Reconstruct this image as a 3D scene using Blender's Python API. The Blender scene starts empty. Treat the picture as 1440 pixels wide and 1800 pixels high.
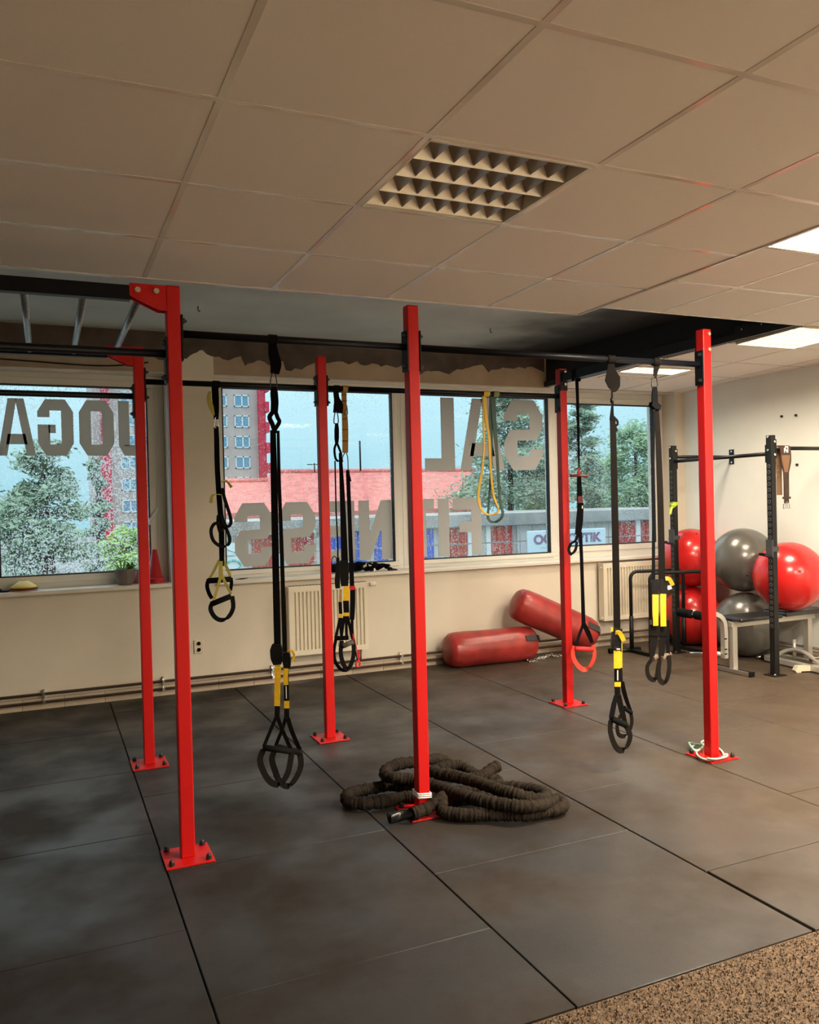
import bpy, bmesh, math, random
from mathutils import Vector, Matrix
R = math.radians
random.seed(7)
SC = bpy.context.scene
COL = SC.collection

# ------------------------------------------------------------------ camera
CAM_H = 1.538
F_PX = 1449.3
YAW, PITCH, ROLL = R(23.826), R(-0.672), R(-1.385)
FW = Vector((math.sin(YAW)*math.cos(PITCH), math.cos(YAW)*math.cos(PITCH), math.sin(PITCH)))
_r = Vector((math.cos(YAW), -math.sin(YAW), 0))
_u = _r.cross(FW)
RT = math.cos(ROLL)*_r + math.sin(ROLL)*_u
UP = -math.sin(ROLL)*_r + math.cos(ROLL)*_u
EYE = Vector((0, 0, CAM_H))
cd = bpy.data.cameras.new('camera')
cd.sensor_fit = 'HORIZONTAL'; cd.sensor_width = 36; cd.lens = 36*F_PX/1440
cd.clip_start = .05; cd.clip_end = 600
cam = bpy.data.objects.new('camera', cd); COL.objects.link(cam)
m = Matrix.Identity(4)
for i in range(3):
    m[i][0] = RT[i]; m[i][1] = UP[i]; m[i][2] = -FW[i]; m[i][3] = EYE[i]
cam.matrix_world = m
SC.camera = cam

# ------------------------------------------------------------------ world: overcast sky, brighter towards the zenith
w = bpy.data.worlds.new('overcast_sky'); SC.world = w; w.use_nodes = True
nt = w.node_tree; nt.nodes.clear()
out = nt.nodes.new('ShaderNodeOutputWorld'); bg = nt.nodes.new('ShaderNodeBackground')
tc = nt.nodes.new('ShaderNodeTexCoord'); sp = nt.nodes.new('ShaderNodeSeparateXYZ')
rp = nt.nodes.new('ShaderNodeValToRGB')
rp.color_ramp.elements[0].position = 0.0; rp.color_ramp.elements[0].color = (.27, .53, .62, 1)
rp.color_ramp.elements[1].position = 1.0; rp.color_ramp.elements[1].color = (1.6, 1.8, 1.9, 1)
nt.links.new(tc.outputs['Generated'], sp.inputs[0]); nt.links.new(sp.outputs['Z'], rp.inputs[0])
nt.links.new(rp.outputs[0], bg.inputs[0]); bg.inputs[1].default_value = 1.0
nt.links.new(bg.outputs[0], out.inputs[0])
vs = SC.view_settings
vs.view_transform = 'Standard'; vs.look = 'None'; vs.gamma = 1; vs.use_curve_mapping = False
vs.exposure = 0.5
LAMP_W = 172.0            # watts per lit ceiling panel
LAMP_COL = (1.0, .87, .69)

# ------------------------------------------------------------------ helpers
def ray(px, py):
    return (px-720)/F_PX*RT - (py-900)/F_PX*UP + FW
def at(px, py, Y, dy=0):
    d = ray(px, py); return EYE + d*((Y+dy)/d.y)
def atz(px, py, z):
    d = ray(px, py); return EYE + d*((z-CAM_H)/d.z)
def atx(px, py, X):
    d = ray(px, py); return EYE + d*(X/d.x)
def mpp(p):               # metres per photo pixel at a point
    return (Vector(p)-EYE).dot(FW)/F_PX

MATS = {}
def mat(name, col, rough=.6, metal=0, noise=0, nscale=8, bump=0, bscale=60, spec=.5, col2=None, emit=None, coat=0, detail=4, ramp=(.35, .7), trans=0):
    if name in MATS: return MATS[name]
    M = bpy.data.materials.new(name); M.use_nodes = True
    t = M.node_tree; b = t.nodes['Principled BSDF']
    c = tuple(col)+(1,)
    b.inputs['Base Color'].default_value = c
    b.inputs['Roughness'].default_value = rough; b.inputs['Metallic'].default_value = metal
    b.inputs['Specular IOR Level'].default_value = spec
    if coat: b.inputs['Coat Weight'].default_value = coat; b.inputs['Coat Roughness'].default_value = .15
    if trans: b.inputs['Transmission Weight'].default_value = trans
    tcn = t.nodes.new('ShaderNodeTexCoord')
    if noise or col2:
        n = t.nodes.new('ShaderNodeTexNoise'); n.inputs['Scale'].default_value = nscale; n.inputs['Detail'].default_value = detail
        t.links.new(tcn.outputs['Object'], n.inputs['Vector'])
        r_ = t.nodes.new('ShaderNodeValToRGB'); e = r_.color_ramp.elements
        e[0].position, e[1].position = ramp
        if col2: e[0].color = c; e[1].color = tuple(col2)+(1,)
        else:
            e[0].color = tuple(max(0, x*(1-noise)) for x in col)+(1,); e[1].color = tuple(min(1, x*(1+noise)) for x in col)+(1,)
        t.links.new(n.outputs['Fac'], r_.inputs[0]); t.links.new(r_.outputs[0], b.inputs['Base Color'])
    if bump:
        n = t.nodes.new('ShaderNodeTexNoise'); n.inputs['Scale'].default_value = bscale; n.inputs['Detail'].default_value = 3
        t.links.new(tcn.outputs['Object'], n.inputs['Vector'])
        bp = t.nodes.new('ShaderNodeBump'); bp.inputs['Strength'].default_value = bump; bp.inputs['Distance'].default_value = .004
        t.links.new(n.outputs['Fac'], bp.inputs['Height']); t.links.new(bp.outputs[0], b.inputs['Normal'])
    if emit:
        b.inputs['Emission Color'].default_value = tuple(emit[0])+(1,); b.inputs['Emission Strength'].default_value = emit[1]
    MATS[name] = M
    return M

class MB:
    def __init__(s): s.v = []; s.f = []; s.sm = []
    def add(s, vs, fs, smooth=False):
        o = len(s.v); s.v += [Vector(v) for v in vs]; s.f += [tuple(i+o for i in f) for f in fs]; s.sm += [smooth]*len(fs)
        return s
    def box(s, lo, hi):
        x0, y0, z0 = lo; x1, y1, z1 = hi
        return s.add([(x0,y0,z0),(x1,y0,z0),(x1,y1,z0),(x0,y1,z0),(x0,y0,z1),(x1,y0,z1),(x1,y1,z1),(x0,y1,z1)],
              [(0,3,2,1),(4,5,6,7),(0,1,5,4),(1,2,6,5),(2,3,7,6),(3,0,4,7)])
    def cbox(s, c, d): return s.box([c[i]-d[i]/2 for i in range(3)], [c[i]+d[i]/2 for i in range(3)])
    def beam(s, p0, p1, wd, ht, side=None):
        p0 = Vector(p0); p1 = Vector(p1); d = (p1-p0).normalized()
        if side is None: side = Vector((0,0,1)).cross(d) if abs(d.z) < .95 else Vector((1,0,0))
        side = Vector(side); side = (side-d*side.dot(d)).normalized(); up = d.cross(side).normalized()
        a = side*wd/2; b = up*ht/2
        return s.add([p0-a-b,p0+a-b,p0+a+b,p0-a+b,p1-a-b,p1+a-b,p1+a+b,p1-a+b],
              [(0,3,2,1),(4,5,6,7),(0,1,5,4),(1,2,6,5),(2,3,7,6),(3,0,4,7)])
    def tube(s, pts, r, n=10, closed=False, rf=None, twist=None, smooth=True):
        pts = [Vector(p) for p in pts]; N = len(pts); vs = []; fs = []
        prev = None
        for i in range(N):
            a = pts[(i-1) % N] if (closed or i > 0) else pts[i]; b = pts[(i+1) % N] if (closed or i < N-1) else pts[i]
            d = (b-a); d = d.normalized() if d.length > 1e-9 else Vector((0,0,1))
            if prev is None:
                ref = Vector((0,0,1)) if abs(d.z) < .9 else Vector((1,0,0))
                x = (ref-d*ref.dot(d)).normalized()
            else:
                x = (prev-d*prev.dot(d)); x = x.normalized() if x.length > 1e-6 else d.orthogonal().normalized()
            prev = x; y = d.cross(x)
            for k in range(n):
                t = 2*math.pi*k/n
                rr = rf(i, t) if rf else (r[i] if isinstance(r, (list, tuple)) else r)
                vs.append(pts[i] + x*math.cos(t)*rr + y*math.sin(t)*rr)
        for i in range(N if closed else N-1):
            j = (i+1) % N
            for k in range(n):
                l = (k+1) % n; fs.append((i*n+k, i*n+l, j*n+l, j*n+k))
        s.add(vs, fs, smooth)
        if not closed:
            o = len(s.v)-len(vs)
            s.f.append(tuple(o+k for k in range(n))[::-1]); s.f.append(tuple(o+(N-1)*n+k for k in range(n))); s.sm += [False]*2
        return s
    def ribbon(s, pts, width, wdir, th=.003, closed=False):
        pts = [Vector(p) for p in pts]; N = len(pts); vs = []; fs = []
        for i in range(N):
            a = pts[(i-1) % N] if (closed or i > 0) else pts[i]; b = pts[(i+1) % N] if (closed or i < N-1) else pts[i]
            d = (b-a).normalized()
            wv = wdir[i] if isinstance(wdir, list) else wdir
            wv = Vector(wv); wv = wv-d*wv.dot(d); wv = wv.normalized() if wv.length > 1e-6 else d.orthogonal().normalized()
            nn = d.cross(wv).normalized(); ww = (width[i] if isinstance(width, (list, tuple)) else width)/2
            for q in ((-1,-1),(1,-1),(1,1),(-1,1)): vs.append(pts[i]+wv*ww*q[0]+nn*th/2*q[1])
        for i in range(N if closed else N-1):
            j = (i+1) % N
            for k in range(4):
                l = (k+1) % 4; fs.append((i*4+k, i*4+l, j*4+l, j*4+k))
        if not closed: fs += [(3,2,1,0), tuple((N-1)*4+k for k in range(4))]
        return s.add(vs, fs)
    def lathe(s, prof, n=24, o=(0,0,0), axis=None, smooth=True, caps=True):
        o = Vector(o); ax = Vector(axis).normalized() if axis else Vector((0,0,1))
        x = ax.orthogonal().normalized() if axis else Vector((1,0,0)); y = ax.cross(x)
        vs = []; fs = []
        for r_, z in prof:
            for k in range(n):
                t = 2*math.pi*k/n; vs.append(o+ax*z+x*math.cos(t)*r_+y*math.sin(t)*r_)
        for i in range(len(prof)-1):
            for k in range(n):
                l = (k+1) % n; fs.append((i*n+k, i*n+l, (i+1)*n+l, (i+1)*n+k))
        s.add(vs, fs, smooth)
        if caps:
            q = len(s.v)-len(vs)
            s.f.append(tuple(q+k for k in range(n))[::-1]); s.f.append(tuple(q+(len(prof)-1)*n+k for k in range(n))); s.sm += [False]*2
        return s
    def cyl(s, p0, p1, r, n=16, smooth=True):
        p0 = Vector(p0); p1 = Vector(p1)
        return s.lathe([(r, 0), (r, (p1-p0).length)], n, p0, (p1-p0), smooth)
    def prism(s, poly, o, ux, uy, depth):
        """poly in 2D, extruded by depth vector"""
        o = Vector(o); ux = Vector(ux); uy = Vector(uy); d = Vector(depth); n = len(poly)
        a = [o+ux*p[0]+uy*p[1] for p in poly]
        vs = a+[q+d for q in a]
        fs = [tuple(range(n))[::-1], tuple(range(n, 2*n))]+[(i, (i+1) % n, n+(i+1) % n, n+i) for i in range(n)]
        return s.add(vs, fs)
    def quad(s, a, b, c, d): return s.add([a,b,c,d], [(0,1,2,3)])
    def build(s, name, M, parent=None, bevel=0):
        off = Vector(parent.get('_o', (0,0,0))) if parent is not None else Vector((0,0,0))
        me = bpy.data.meshes.new(name); me.from_pydata([v-off for v in s.v], [], s.f)
        me.polygons.foreach_set('use_smooth', s.sm); me.update()
        bm = bmesh.new(); bm.from_mesh(me); bmesh.ops.recalc_face_normals(bm, faces=bm.faces); bm.to_mesh(me); bm.free()
        o = bpy.data.objects.new(name, me); COL.objects.link(o)
        if M: me.materials.append(M)
        if parent is not None:
            o.parent = parent; o['_o'] = tuple(off)
        if bevel:
            md = o.modifiers.new('edge', 'BEVEL'); md.width = bevel; md.segments = 2; md.limit_method = 'ANGLE'
        return o

def tag(o, label, cat, group=None, kind=None):
    if label: o['label'] = label
    if cat: o['category'] = cat
    if group: o['group'] = group
    if kind: o['kind'] = kind
    return o
def thing(name, loc, label, cat, group=None):
    e = bpy.data.objects.new(name, None); COL.objects.link(e); e.location = loc; e['_o'] = tuple(loc); e.empty_display_size = .1
    return tag(e, label, cat, group)
def struct(o, label): o['kind'] = 'structure'; o['label'] = label; return o
def inst(src, name, parent, loc):
    o = bpy.data.objects.new(name, src); COL.objects.link(o); o.location = loc; o.parent = parent; return o
def catmull(P, n=8, closed=False):
    P = [Vector(p) for p in P]; N = len(P); o = []
    for i in range(N if closed else N-1):
        p0 = P[(i-1) % N] if (closed or i) else P[0]; p1 = P[i]; p2 = P[(i+1) % N]; p3 = P[(i+2) % N] if (closed or i+2 < N) else P[-1]
        for k in range(n):
            t = k/n; o.append(.5*((2*p1)+(p2-p0)*t+(2*p0-5*p1+4*p2-p3)*t*t+(3*p1-p0-3*p2+p3)*t**3))
    if not closed: o.append(P[-1])
    return o

# ------------------------------------------------------------------ materials
m_red = mat('red_powder_coat', (.54, .006, .006), .40, bump=.05, bscale=400, spec=.3)
m_black = mat('black_powder_coat', (.005, .005, .006), .45, spec=.25)
m_navy = mat('black_steel_tube', (.003, .004, .008), .4, spec=.22)
m_zinc = mat('galvanised_steel', (.42, .48, .52), .38, .85, noise=.2, nscale=30)
m_bolt = mat('zinc_bolt', (.62, .56, .42), .35, .8)
m_boltblack = mat('black_bolt', (.02, .02, .02), .4, .3)
m_wall = mat('cream_wall_paint', (.74, .68, .57), .75, noise=.05, nscale=1.7, bump=.12, bscale=120)
m_wallw = mat('white_wall_paint', (.84, .86, .80), .75, noise=.03, nscale=2, bump=.1, bscale=120)
m_pvc = mat('white_pvc', (.72, .71, .66), .35)
m_sill = mat('white_sill_board', (.74, .70, .62), .4)
m_tile = mat('ceiling_tile_board', (.80, .75, .69), .9, bump=.1, bscale=300)
m_rail = mat('white_ceiling_rail', (.68, .63, .57), .14, spec=.75)
m_strap = mat('black_webbing', (.0035, .0035, .005), .8, bump=.3, bscale=500, spec=.1)
m_strapb = mat('brown_black_webbing', (.0065, .005, .004), .8, bump=.3, bscale=500, spec=.12)
m_yel = mat('yellow_nylon', (.80, .50, .012), .55, noise=.1, nscale=60)
m_lime = mat('yellow_green_webbing', (.50, .46, .10), .6)
m_tan = mat('tan_webbing', (.40, .22, .05), .7, noise=.15, nscale=80)
m_foam = mat('black_foam', (.006, .006, .006), .9, bump=.3, bscale=300, spec=.1)
m_white = mat('white_print', (.8, .8, .78), .6)
m_redweb = mat('red_webbing', (.55, .02, .02), .6)
m_chrome = mat('bright_steel', (.75, .74, .70), .22, 1)
m_silver = mat('silver_painted_steel', (.55, .52, .46), .35, .5)
m_cream = mat('cream_painted_steel', (.72, .62, .46), .4)
m_vinylblack = mat('black_vinyl', (.015, .017, .02), .28, coat=.3)
m_vinylred = mat('red_vinyl', (.33, .030, .026), .34, noise=.25, nscale=7, bump=.25, bscale=22)
m_ballred = mat('red_rubber_ball', (.62, .016, .016), .25, coat=.3)
m_ballgray = mat('grey_rubber_ball', (.16, .155, .14), .26, coat=.3, metal=.35)
m_rad = mat('cream_radiator_enamel', (.78, .72, .58), .35)
m_pipe = mat('painted_heating_pipe', (.16, .10, .075), .4)
m_skirt = mat('beige_skirting_tile', (.60, .50, .38), .35, noise=.1, nscale=5)
m_grout = mat('grey_grout', (.22, .19, .16), .9)
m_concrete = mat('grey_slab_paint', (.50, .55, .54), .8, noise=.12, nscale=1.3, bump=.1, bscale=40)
def slab_fade():
    # slab colour fades to black towards the right-hand end of the recess
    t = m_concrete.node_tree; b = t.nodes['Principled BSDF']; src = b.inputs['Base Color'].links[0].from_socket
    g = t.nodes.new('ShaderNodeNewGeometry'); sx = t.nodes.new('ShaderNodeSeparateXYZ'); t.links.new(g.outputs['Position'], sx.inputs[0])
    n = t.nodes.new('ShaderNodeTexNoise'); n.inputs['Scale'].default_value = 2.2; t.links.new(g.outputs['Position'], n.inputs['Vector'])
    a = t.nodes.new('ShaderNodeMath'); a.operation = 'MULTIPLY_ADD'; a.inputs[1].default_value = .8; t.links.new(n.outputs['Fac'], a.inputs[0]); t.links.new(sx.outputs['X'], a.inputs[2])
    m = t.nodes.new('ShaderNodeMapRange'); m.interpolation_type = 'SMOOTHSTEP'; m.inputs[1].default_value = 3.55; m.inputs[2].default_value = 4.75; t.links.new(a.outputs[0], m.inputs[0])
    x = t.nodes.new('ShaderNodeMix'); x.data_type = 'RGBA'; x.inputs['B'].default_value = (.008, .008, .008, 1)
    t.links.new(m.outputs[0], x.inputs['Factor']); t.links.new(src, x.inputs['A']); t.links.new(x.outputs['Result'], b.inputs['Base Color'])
slab_fade()
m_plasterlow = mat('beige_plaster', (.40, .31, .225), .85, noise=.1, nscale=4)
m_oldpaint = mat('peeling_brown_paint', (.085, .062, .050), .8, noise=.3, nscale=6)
m_blackpanel = mat('black_board', (.010, .010, .011), .7)
def film_mat():
    M = bpy.data.materials.new('grey_vinyl_film'); M.use_nodes = True; t = M.node_tree; t.nodes.clear()
    o = t.nodes.new('ShaderNodeOutputMaterial'); d = t.nodes.new('ShaderNodeBsdfDiffuse'); d.inputs[0].default_value = (.74, .74, .74, 1)
    l = t.nodes.new('ShaderNodeBsdfTranslucent'); l.inputs[0].default_value = (.58, .55, .50, 1); mx = t.nodes.new('ShaderNodeMixShader'); mx.inputs[0].default_value = .5
    t.links.new(d.outputs[0], mx.inputs[1]); t.links.new(l.outputs[0], mx.inputs[2]); t.links.new(mx.outputs[0], o.inputs[0]); return M
m_film = film_mat()

# rubber mats: dark rubber with dusty, brownish scuffs
def rubber():
    M = bpy.data.materials.new('rubber_mat'); M.use_nodes = True; t = M.node_tree; b = t.nodes['Principled BSDF']
    g = t.nodes.new('ShaderNodeNewGeometry')
    n1 = t.nodes.new('ShaderNodeTexNoise'); n1.inputs['Scale'].default_value = 1.9; n1.inputs['Detail'].default_value = 4; n1.inputs['Roughness'].default_value = .5
    t.links.new(g.outputs['Position'], n1.inputs['Vector'])
    r1 = t.nodes.new('ShaderNodeValToRGB'); e = r1.color_ramp.elements
    e[0].position = .34; e[0].color = (.008, .004, .002, 1); e[1].position = .55; e[1].color = (.020, .019, .019, 1)
    b.inputs['Specular IOR Level'].default_value = .34; b.inputs['Sheen Weight'].default_value = .03; b.inputs['Sheen Roughness'].default_value = .45; b.inputs['Sheen Tint'].default_value = (1, .92, .8, 1)
    t.links.new(n1.outputs['Fac'], r1.inputs[0])
    # brown dust tone, raised towards the right to paint in the brighter light there
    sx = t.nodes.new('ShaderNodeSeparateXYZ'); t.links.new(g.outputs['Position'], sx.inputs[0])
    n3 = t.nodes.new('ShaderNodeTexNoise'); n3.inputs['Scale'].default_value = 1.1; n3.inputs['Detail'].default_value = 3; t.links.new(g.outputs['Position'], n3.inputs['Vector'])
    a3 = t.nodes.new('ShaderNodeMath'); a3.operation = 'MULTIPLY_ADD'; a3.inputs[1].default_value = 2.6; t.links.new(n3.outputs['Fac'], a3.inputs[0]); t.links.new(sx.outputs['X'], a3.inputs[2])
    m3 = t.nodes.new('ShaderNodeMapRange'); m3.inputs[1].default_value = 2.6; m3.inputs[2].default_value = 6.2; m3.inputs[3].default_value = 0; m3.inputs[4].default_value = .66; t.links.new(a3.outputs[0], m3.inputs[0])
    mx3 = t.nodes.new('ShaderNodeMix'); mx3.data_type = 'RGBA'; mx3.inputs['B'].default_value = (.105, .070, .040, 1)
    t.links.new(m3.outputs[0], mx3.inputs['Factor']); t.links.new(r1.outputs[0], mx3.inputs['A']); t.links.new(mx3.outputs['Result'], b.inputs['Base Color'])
    r2 = t.nodes.new('ShaderNodeMapRange'); r2.inputs[1].default_value = .34; r2.inputs[2].default_value = .62; r2.inputs[3].default_value = .78; r2.inputs[4].default_value = .38
    t.links.new(n1.outputs['Fac'], r2.inputs[0]); t.links.new(r2.outputs[0], b.inputs['Roughness'])
    n2 = t.nodes.new('ShaderNodeTexNoise'); n2.inputs['Scale'].default_value = 260; n2.inputs['Detail'].default_value = 2
    t.links.new(g.outputs['Position'], n2.inputs['Vector'])
    bp = t.nodes.new('ShaderNodeBump'); bp.inputs['Strength'].default_value = .35; bp.inputs['Distance'].default_value = .002
    t.links.new(n2.outputs['Fac'], bp.inputs['Height']); t.links.new(bp.outputs[0], b.inputs['Normal'])
    return M
m_mat = rubber()
def carpet_mat():
    M = bpy.data.materials.new('brown_carpet'); M.use_nodes = True; t = M.node_tree; b = t.nodes['Principled BSDF']
    g = t.nodes.new('ShaderNodeNewGeometry')
    n1 = t.nodes.new('ShaderNodeTexNoise'); n1.inputs['Scale'].default_value = 130; n1.inputs['Detail'].default_value = 3
    t.links.new(g.outputs['Position'], n1.inputs['Vector'])
    r1 = t.nodes.new('ShaderNodeValToRGB'); e = r1.color_ramp.elements
    e[0].position = .35; e[0].color = (.035, .020, .009, 1); e[1].position = .68; e[1].color = (.17, .10, .048, 1)
    t.links.new(n1.outputs['Fac'], r1.inputs[0]); t.links.new(r1.outputs[0], b.inputs['Base Color'])
    b.inputs['Roughness'].default_value = .8
    bp = t.nodes.new('ShaderNodeBump'); bp.inputs['Strength'].default_value = .9; bp.inputs['Distance'].default_value = .01
    t.links.new(n1.outputs['Fac'], bp.inputs['Height']); t.links.new(bp.outputs[0], b.inputs['Normal'])
    return M
m_carpet = carpet_mat()
def glass_mat(name, dens, seed):
    """clear pane with rain drops: drops are small pale scattering spots"""
    M = bpy.data.materials.new(name); M.use_nodes = True; t = M.node_tree; t.nodes.clear()
    o = t.nodes.new('ShaderNodeOutputMaterial'); tr = t.nodes.new('ShaderNodeBsdfTransparent'); tr.inputs[0].default_value = (.95, .97, .97, 1)
    gl = t.nodes.new('ShaderNodeBsdfGlossy'); gl.inputs['Roughness'].default_value = .02
    mx = t.nodes.new('ShaderNodeMixShader'); mx.inputs[0].default_value = .045
    t.links.new(tr.outputs[0], mx.inputs[1]); t.links.new(gl.outputs[0], mx.inputs[2])
    g = t.nodes.new('ShaderNodeNewGeometry'); mp = t.nodes.new('ShaderNodeMapping'); mp.inputs['Location'].default_value = (seed, seed*.7, 0); mp.inputs['Scale'].default_value = (1, 1, .8)
    t.links.new(g.outputs['Position'], mp.inputs[0])
    vo = t.nodes.new('ShaderNodeTexVoronoi'); vo.inputs['Scale'].default_value = 105; vo.inputs['Randomness'].default_value = 1
    t.links.new(mp.outputs[0], vo.inputs['Vector'])
    ns = t.nodes.new('ShaderNodeTexNoise'); ns.inputs['Scale'].default_value = 2.2; ns.inputs['Detail'].default_value = 2
    t.links.new(mp.outputs[0], ns.inputs['Vector'])
    sepc = t.nodes.new('ShaderNodeSeparateColor'); t.links.new(vo.outputs['Color'], sepc.inputs[0])
    ad = t.nodes.new('ShaderNodeMath'); ad.operation = 'MULTIPLY'; t.links.new(ns.outputs['Fac'], ad.inputs[0]); t.links.new(sepc.outputs[0], ad.inputs[1])
    th = t.nodes.new('ShaderNodeMath'); th.operation = 'MULTIPLY'; th.inputs[1].default_value = dens; t.links.new(ad.outputs[0], th.inputs[0])
    lt = t.nodes.new('ShaderNodeMath'); lt.operation = 'LESS_THAN'; t.links.new(vo.outputs['Distance'], lt.inputs[0]); t.links.new(th.outputs[0], lt.inputs[1])
    mu = t.nodes.new('ShaderNodeMath'); mu.operation = 'MULTIPLY'; mu.inputs[1].default_value = .62; t.links.new(lt.outputs[0], mu.inputs[0])
    tl = t.nodes.new('ShaderNodeBsdfTranslucent'); tl.inputs[0].default_value = (.9, .95, .96, 1)
    m2 = t.nodes.new('ShaderNodeMixShader'); t.links.new(mu.outputs[0], m2.inputs[0]); t.links.new(mx.outputs[0], m2.inputs[1]); t.links.new(tl.outputs[0], m2.inputs[2])
    t.links.new(m2.outputs[0], o.inputs[0])
    return M
m_glass_wet = glass_mat('rain_spattered_glass', 1.5, 3.1)
m_glass = glass_mat('lightly_spattered_glass', .85, 8.4)

# ------------------------------------------------------------------ setting: floor
WY = 7.03; GY = 7.27; XR = 6.40; HC = 2.658; HR = 2.717; SLAB = 2.99
XL, YB = -4.2, -3.6
CE = 2.076              # edge between rubber mats and carpet
fl = struct(MB().box((XL, CE, -.12), (XR, WY, -.022)).build('floor', m_grout), 'floor of large dark grey rubber mats laid in staggered columns')
mat_mesh = {}
def mat_piece(w_, l_):
    k = (round(w_, 3), round(l_, 3))
    if k not in mat_mesh:
        o = MB().box((0, 0, -.022), (w_, l_, 0)).build('rubber_mat', m_mat); me = o.data; bpy.data.objects.remove(o)
        bm = bmesh.new(); bm.from_mesh(me); bmesh.ops.bevel(bm, geom=[e for e in bm.edges if all(v.co.z > -.001 for v in e.verts)], offset=.0022, segments=1, affect='EDGES'); bm.to_mesh(me); bm.free()
        mat_mesh[k] = me
    return mat_mesh[k]
GAP = .007
for k in range(-6, 6):
    x0 = 1.430+k; x1 = x0+1
    x0 = max(x0, XL); x1 = min(x1, XR)
    if x1-x0 < .1: continue
    offs = .075 if k % 2 == 0 else .595
    ys = [CE]+[j+offs for j in range(2, 8) if CE+.05 < j+offs < WY-.02]+[WY]
    for a, b in zip(ys, ys[1:]):
        ga = GAP
        if k == 1 and a == CE: ga = .016
        inst(mat_piece(x1-x0-ga, b-a-GAP*.6), 'rubber_mat', fl, (x0+ga*(.5 if ga == GAP else .8), a+GAP*.3, random.uniform(-.0012, .0012)))
cp = MB()
for i in range(0, 1):
    cp.box((XL, YB, -.12), (XR, CE-.004, -.004))
struct(cp.build('floor_carpet', m_carpet), 'brown looped carpet in front of the rubber mats')
# short carpet tufts where the camera sees the carpet close up
tf = MB(); rr = random.Random(3)
for i in range(26000):
    x = rr.uniform(.85, 3.6); y = rr.uniform(1.35, CE-.01)
    if y < 2.07-(x-.9)*1.2-.4: continue
    h = rr.uniform(.003, .009); a = rr.uniform(0, 6.28); wv = rr.uniform(.002, .0045)
    dx, dy = math.cos(a)*wv, math.sin(a)*wv; lx, ly = rr.uniform(-.004, .004), rr.uniform(-.004, .004)
    tf.add([(x-dx, y-dy, -.006), (x+dx, y+dy, -.006), (x-dy*.6, y+dx*.6, -.006), (x+lx, y+ly, h-.004)], [(0,1,3), (1,2,3), (2,0,3)])
tag(tf.build('carpet_pile', m_carpet), 'coarse brown carpet pile along the edge of the mats', 'carpet', kind='stuff')

# ------------------------------------------------------------------ walls
WIN1 = (-3.2, .94, .90, 2.655)         # x0,x1,z0,z1 of the openings
WIN2 = (1.33, 6.28, .89, 2.655)
wl = MB()
T = .45
for (x0, x1, z0, z1) in [(XL, WIN1[0], 0, SLAB), (WIN1[0], WIN1[1], 0, WIN1[2]), (WIN1[1], WIN2[0], 0, SLAB), (WIN2[0], WIN2[1], 0, WIN2[2]), (WIN2[1], XR+.1, 0, SLAB)]:
    wl.box((x0, WY, z0-.1 if z0 == 0 else z0), (x1, WY+T, z1))
wall_win = struct(wl.build('wall_front', m_wall), 'cream painted wall under and between the windows')
# lintel band above the openings: bare beige plaster, upper part still carrying old brown paint with a torn edge
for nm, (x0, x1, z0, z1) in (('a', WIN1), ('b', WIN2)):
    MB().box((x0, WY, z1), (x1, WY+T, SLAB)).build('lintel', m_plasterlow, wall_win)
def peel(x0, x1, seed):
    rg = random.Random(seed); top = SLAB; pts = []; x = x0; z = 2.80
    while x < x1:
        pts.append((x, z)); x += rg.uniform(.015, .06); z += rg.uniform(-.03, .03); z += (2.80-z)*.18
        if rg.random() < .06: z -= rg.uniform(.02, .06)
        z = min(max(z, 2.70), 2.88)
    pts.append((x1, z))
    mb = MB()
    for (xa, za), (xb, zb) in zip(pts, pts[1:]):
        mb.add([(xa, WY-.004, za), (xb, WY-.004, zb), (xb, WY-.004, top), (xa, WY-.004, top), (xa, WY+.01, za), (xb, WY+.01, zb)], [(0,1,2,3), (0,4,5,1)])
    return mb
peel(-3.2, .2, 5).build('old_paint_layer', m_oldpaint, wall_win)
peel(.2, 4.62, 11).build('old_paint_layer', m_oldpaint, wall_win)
# loose cable along the lintel
MB().tube(catmull([(-1.2, WY-.02, 2.70), (-.6, WY-.02, 2.715), (-.1, WY-.02, 2.70), (.35, WY-.02, 2.685), (.62, WY-.02, 2.70), (.80, WY-.02, 2.73)], 8), .006, 6).build('loose_cable', m_black, wall_win)
struct(MB().box((XR, YB, -.1), (XR+.2, WY+.1, SLAB)).build('wall_right', m_wallw), 'off-white wall beside the squat rack and exercise balls')
struct(MB().box((XL-.2, YB, -.1), (XL, WY+.1, SLAB)).build('wall_left', m_wall), 'cream wall to the left of the rig')
struct(MB().box((XL, YB-.2, -.1), (XR, YB, SLAB)).build('wall_back', m_wall), 'cream wall behind the camera')
# screw plugs left in the right wall
for k, (px, py) in enumerate(((1375, 732), (1400, 730), (1402, 817))):
    p = atx(px, py, XR-.001)
    MB().cyl(p, p-Vector((.012, 0, 0)), .012, 10).build('wall_plug', m_blackpanel, bpy.data.objects['wall_right'])

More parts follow.
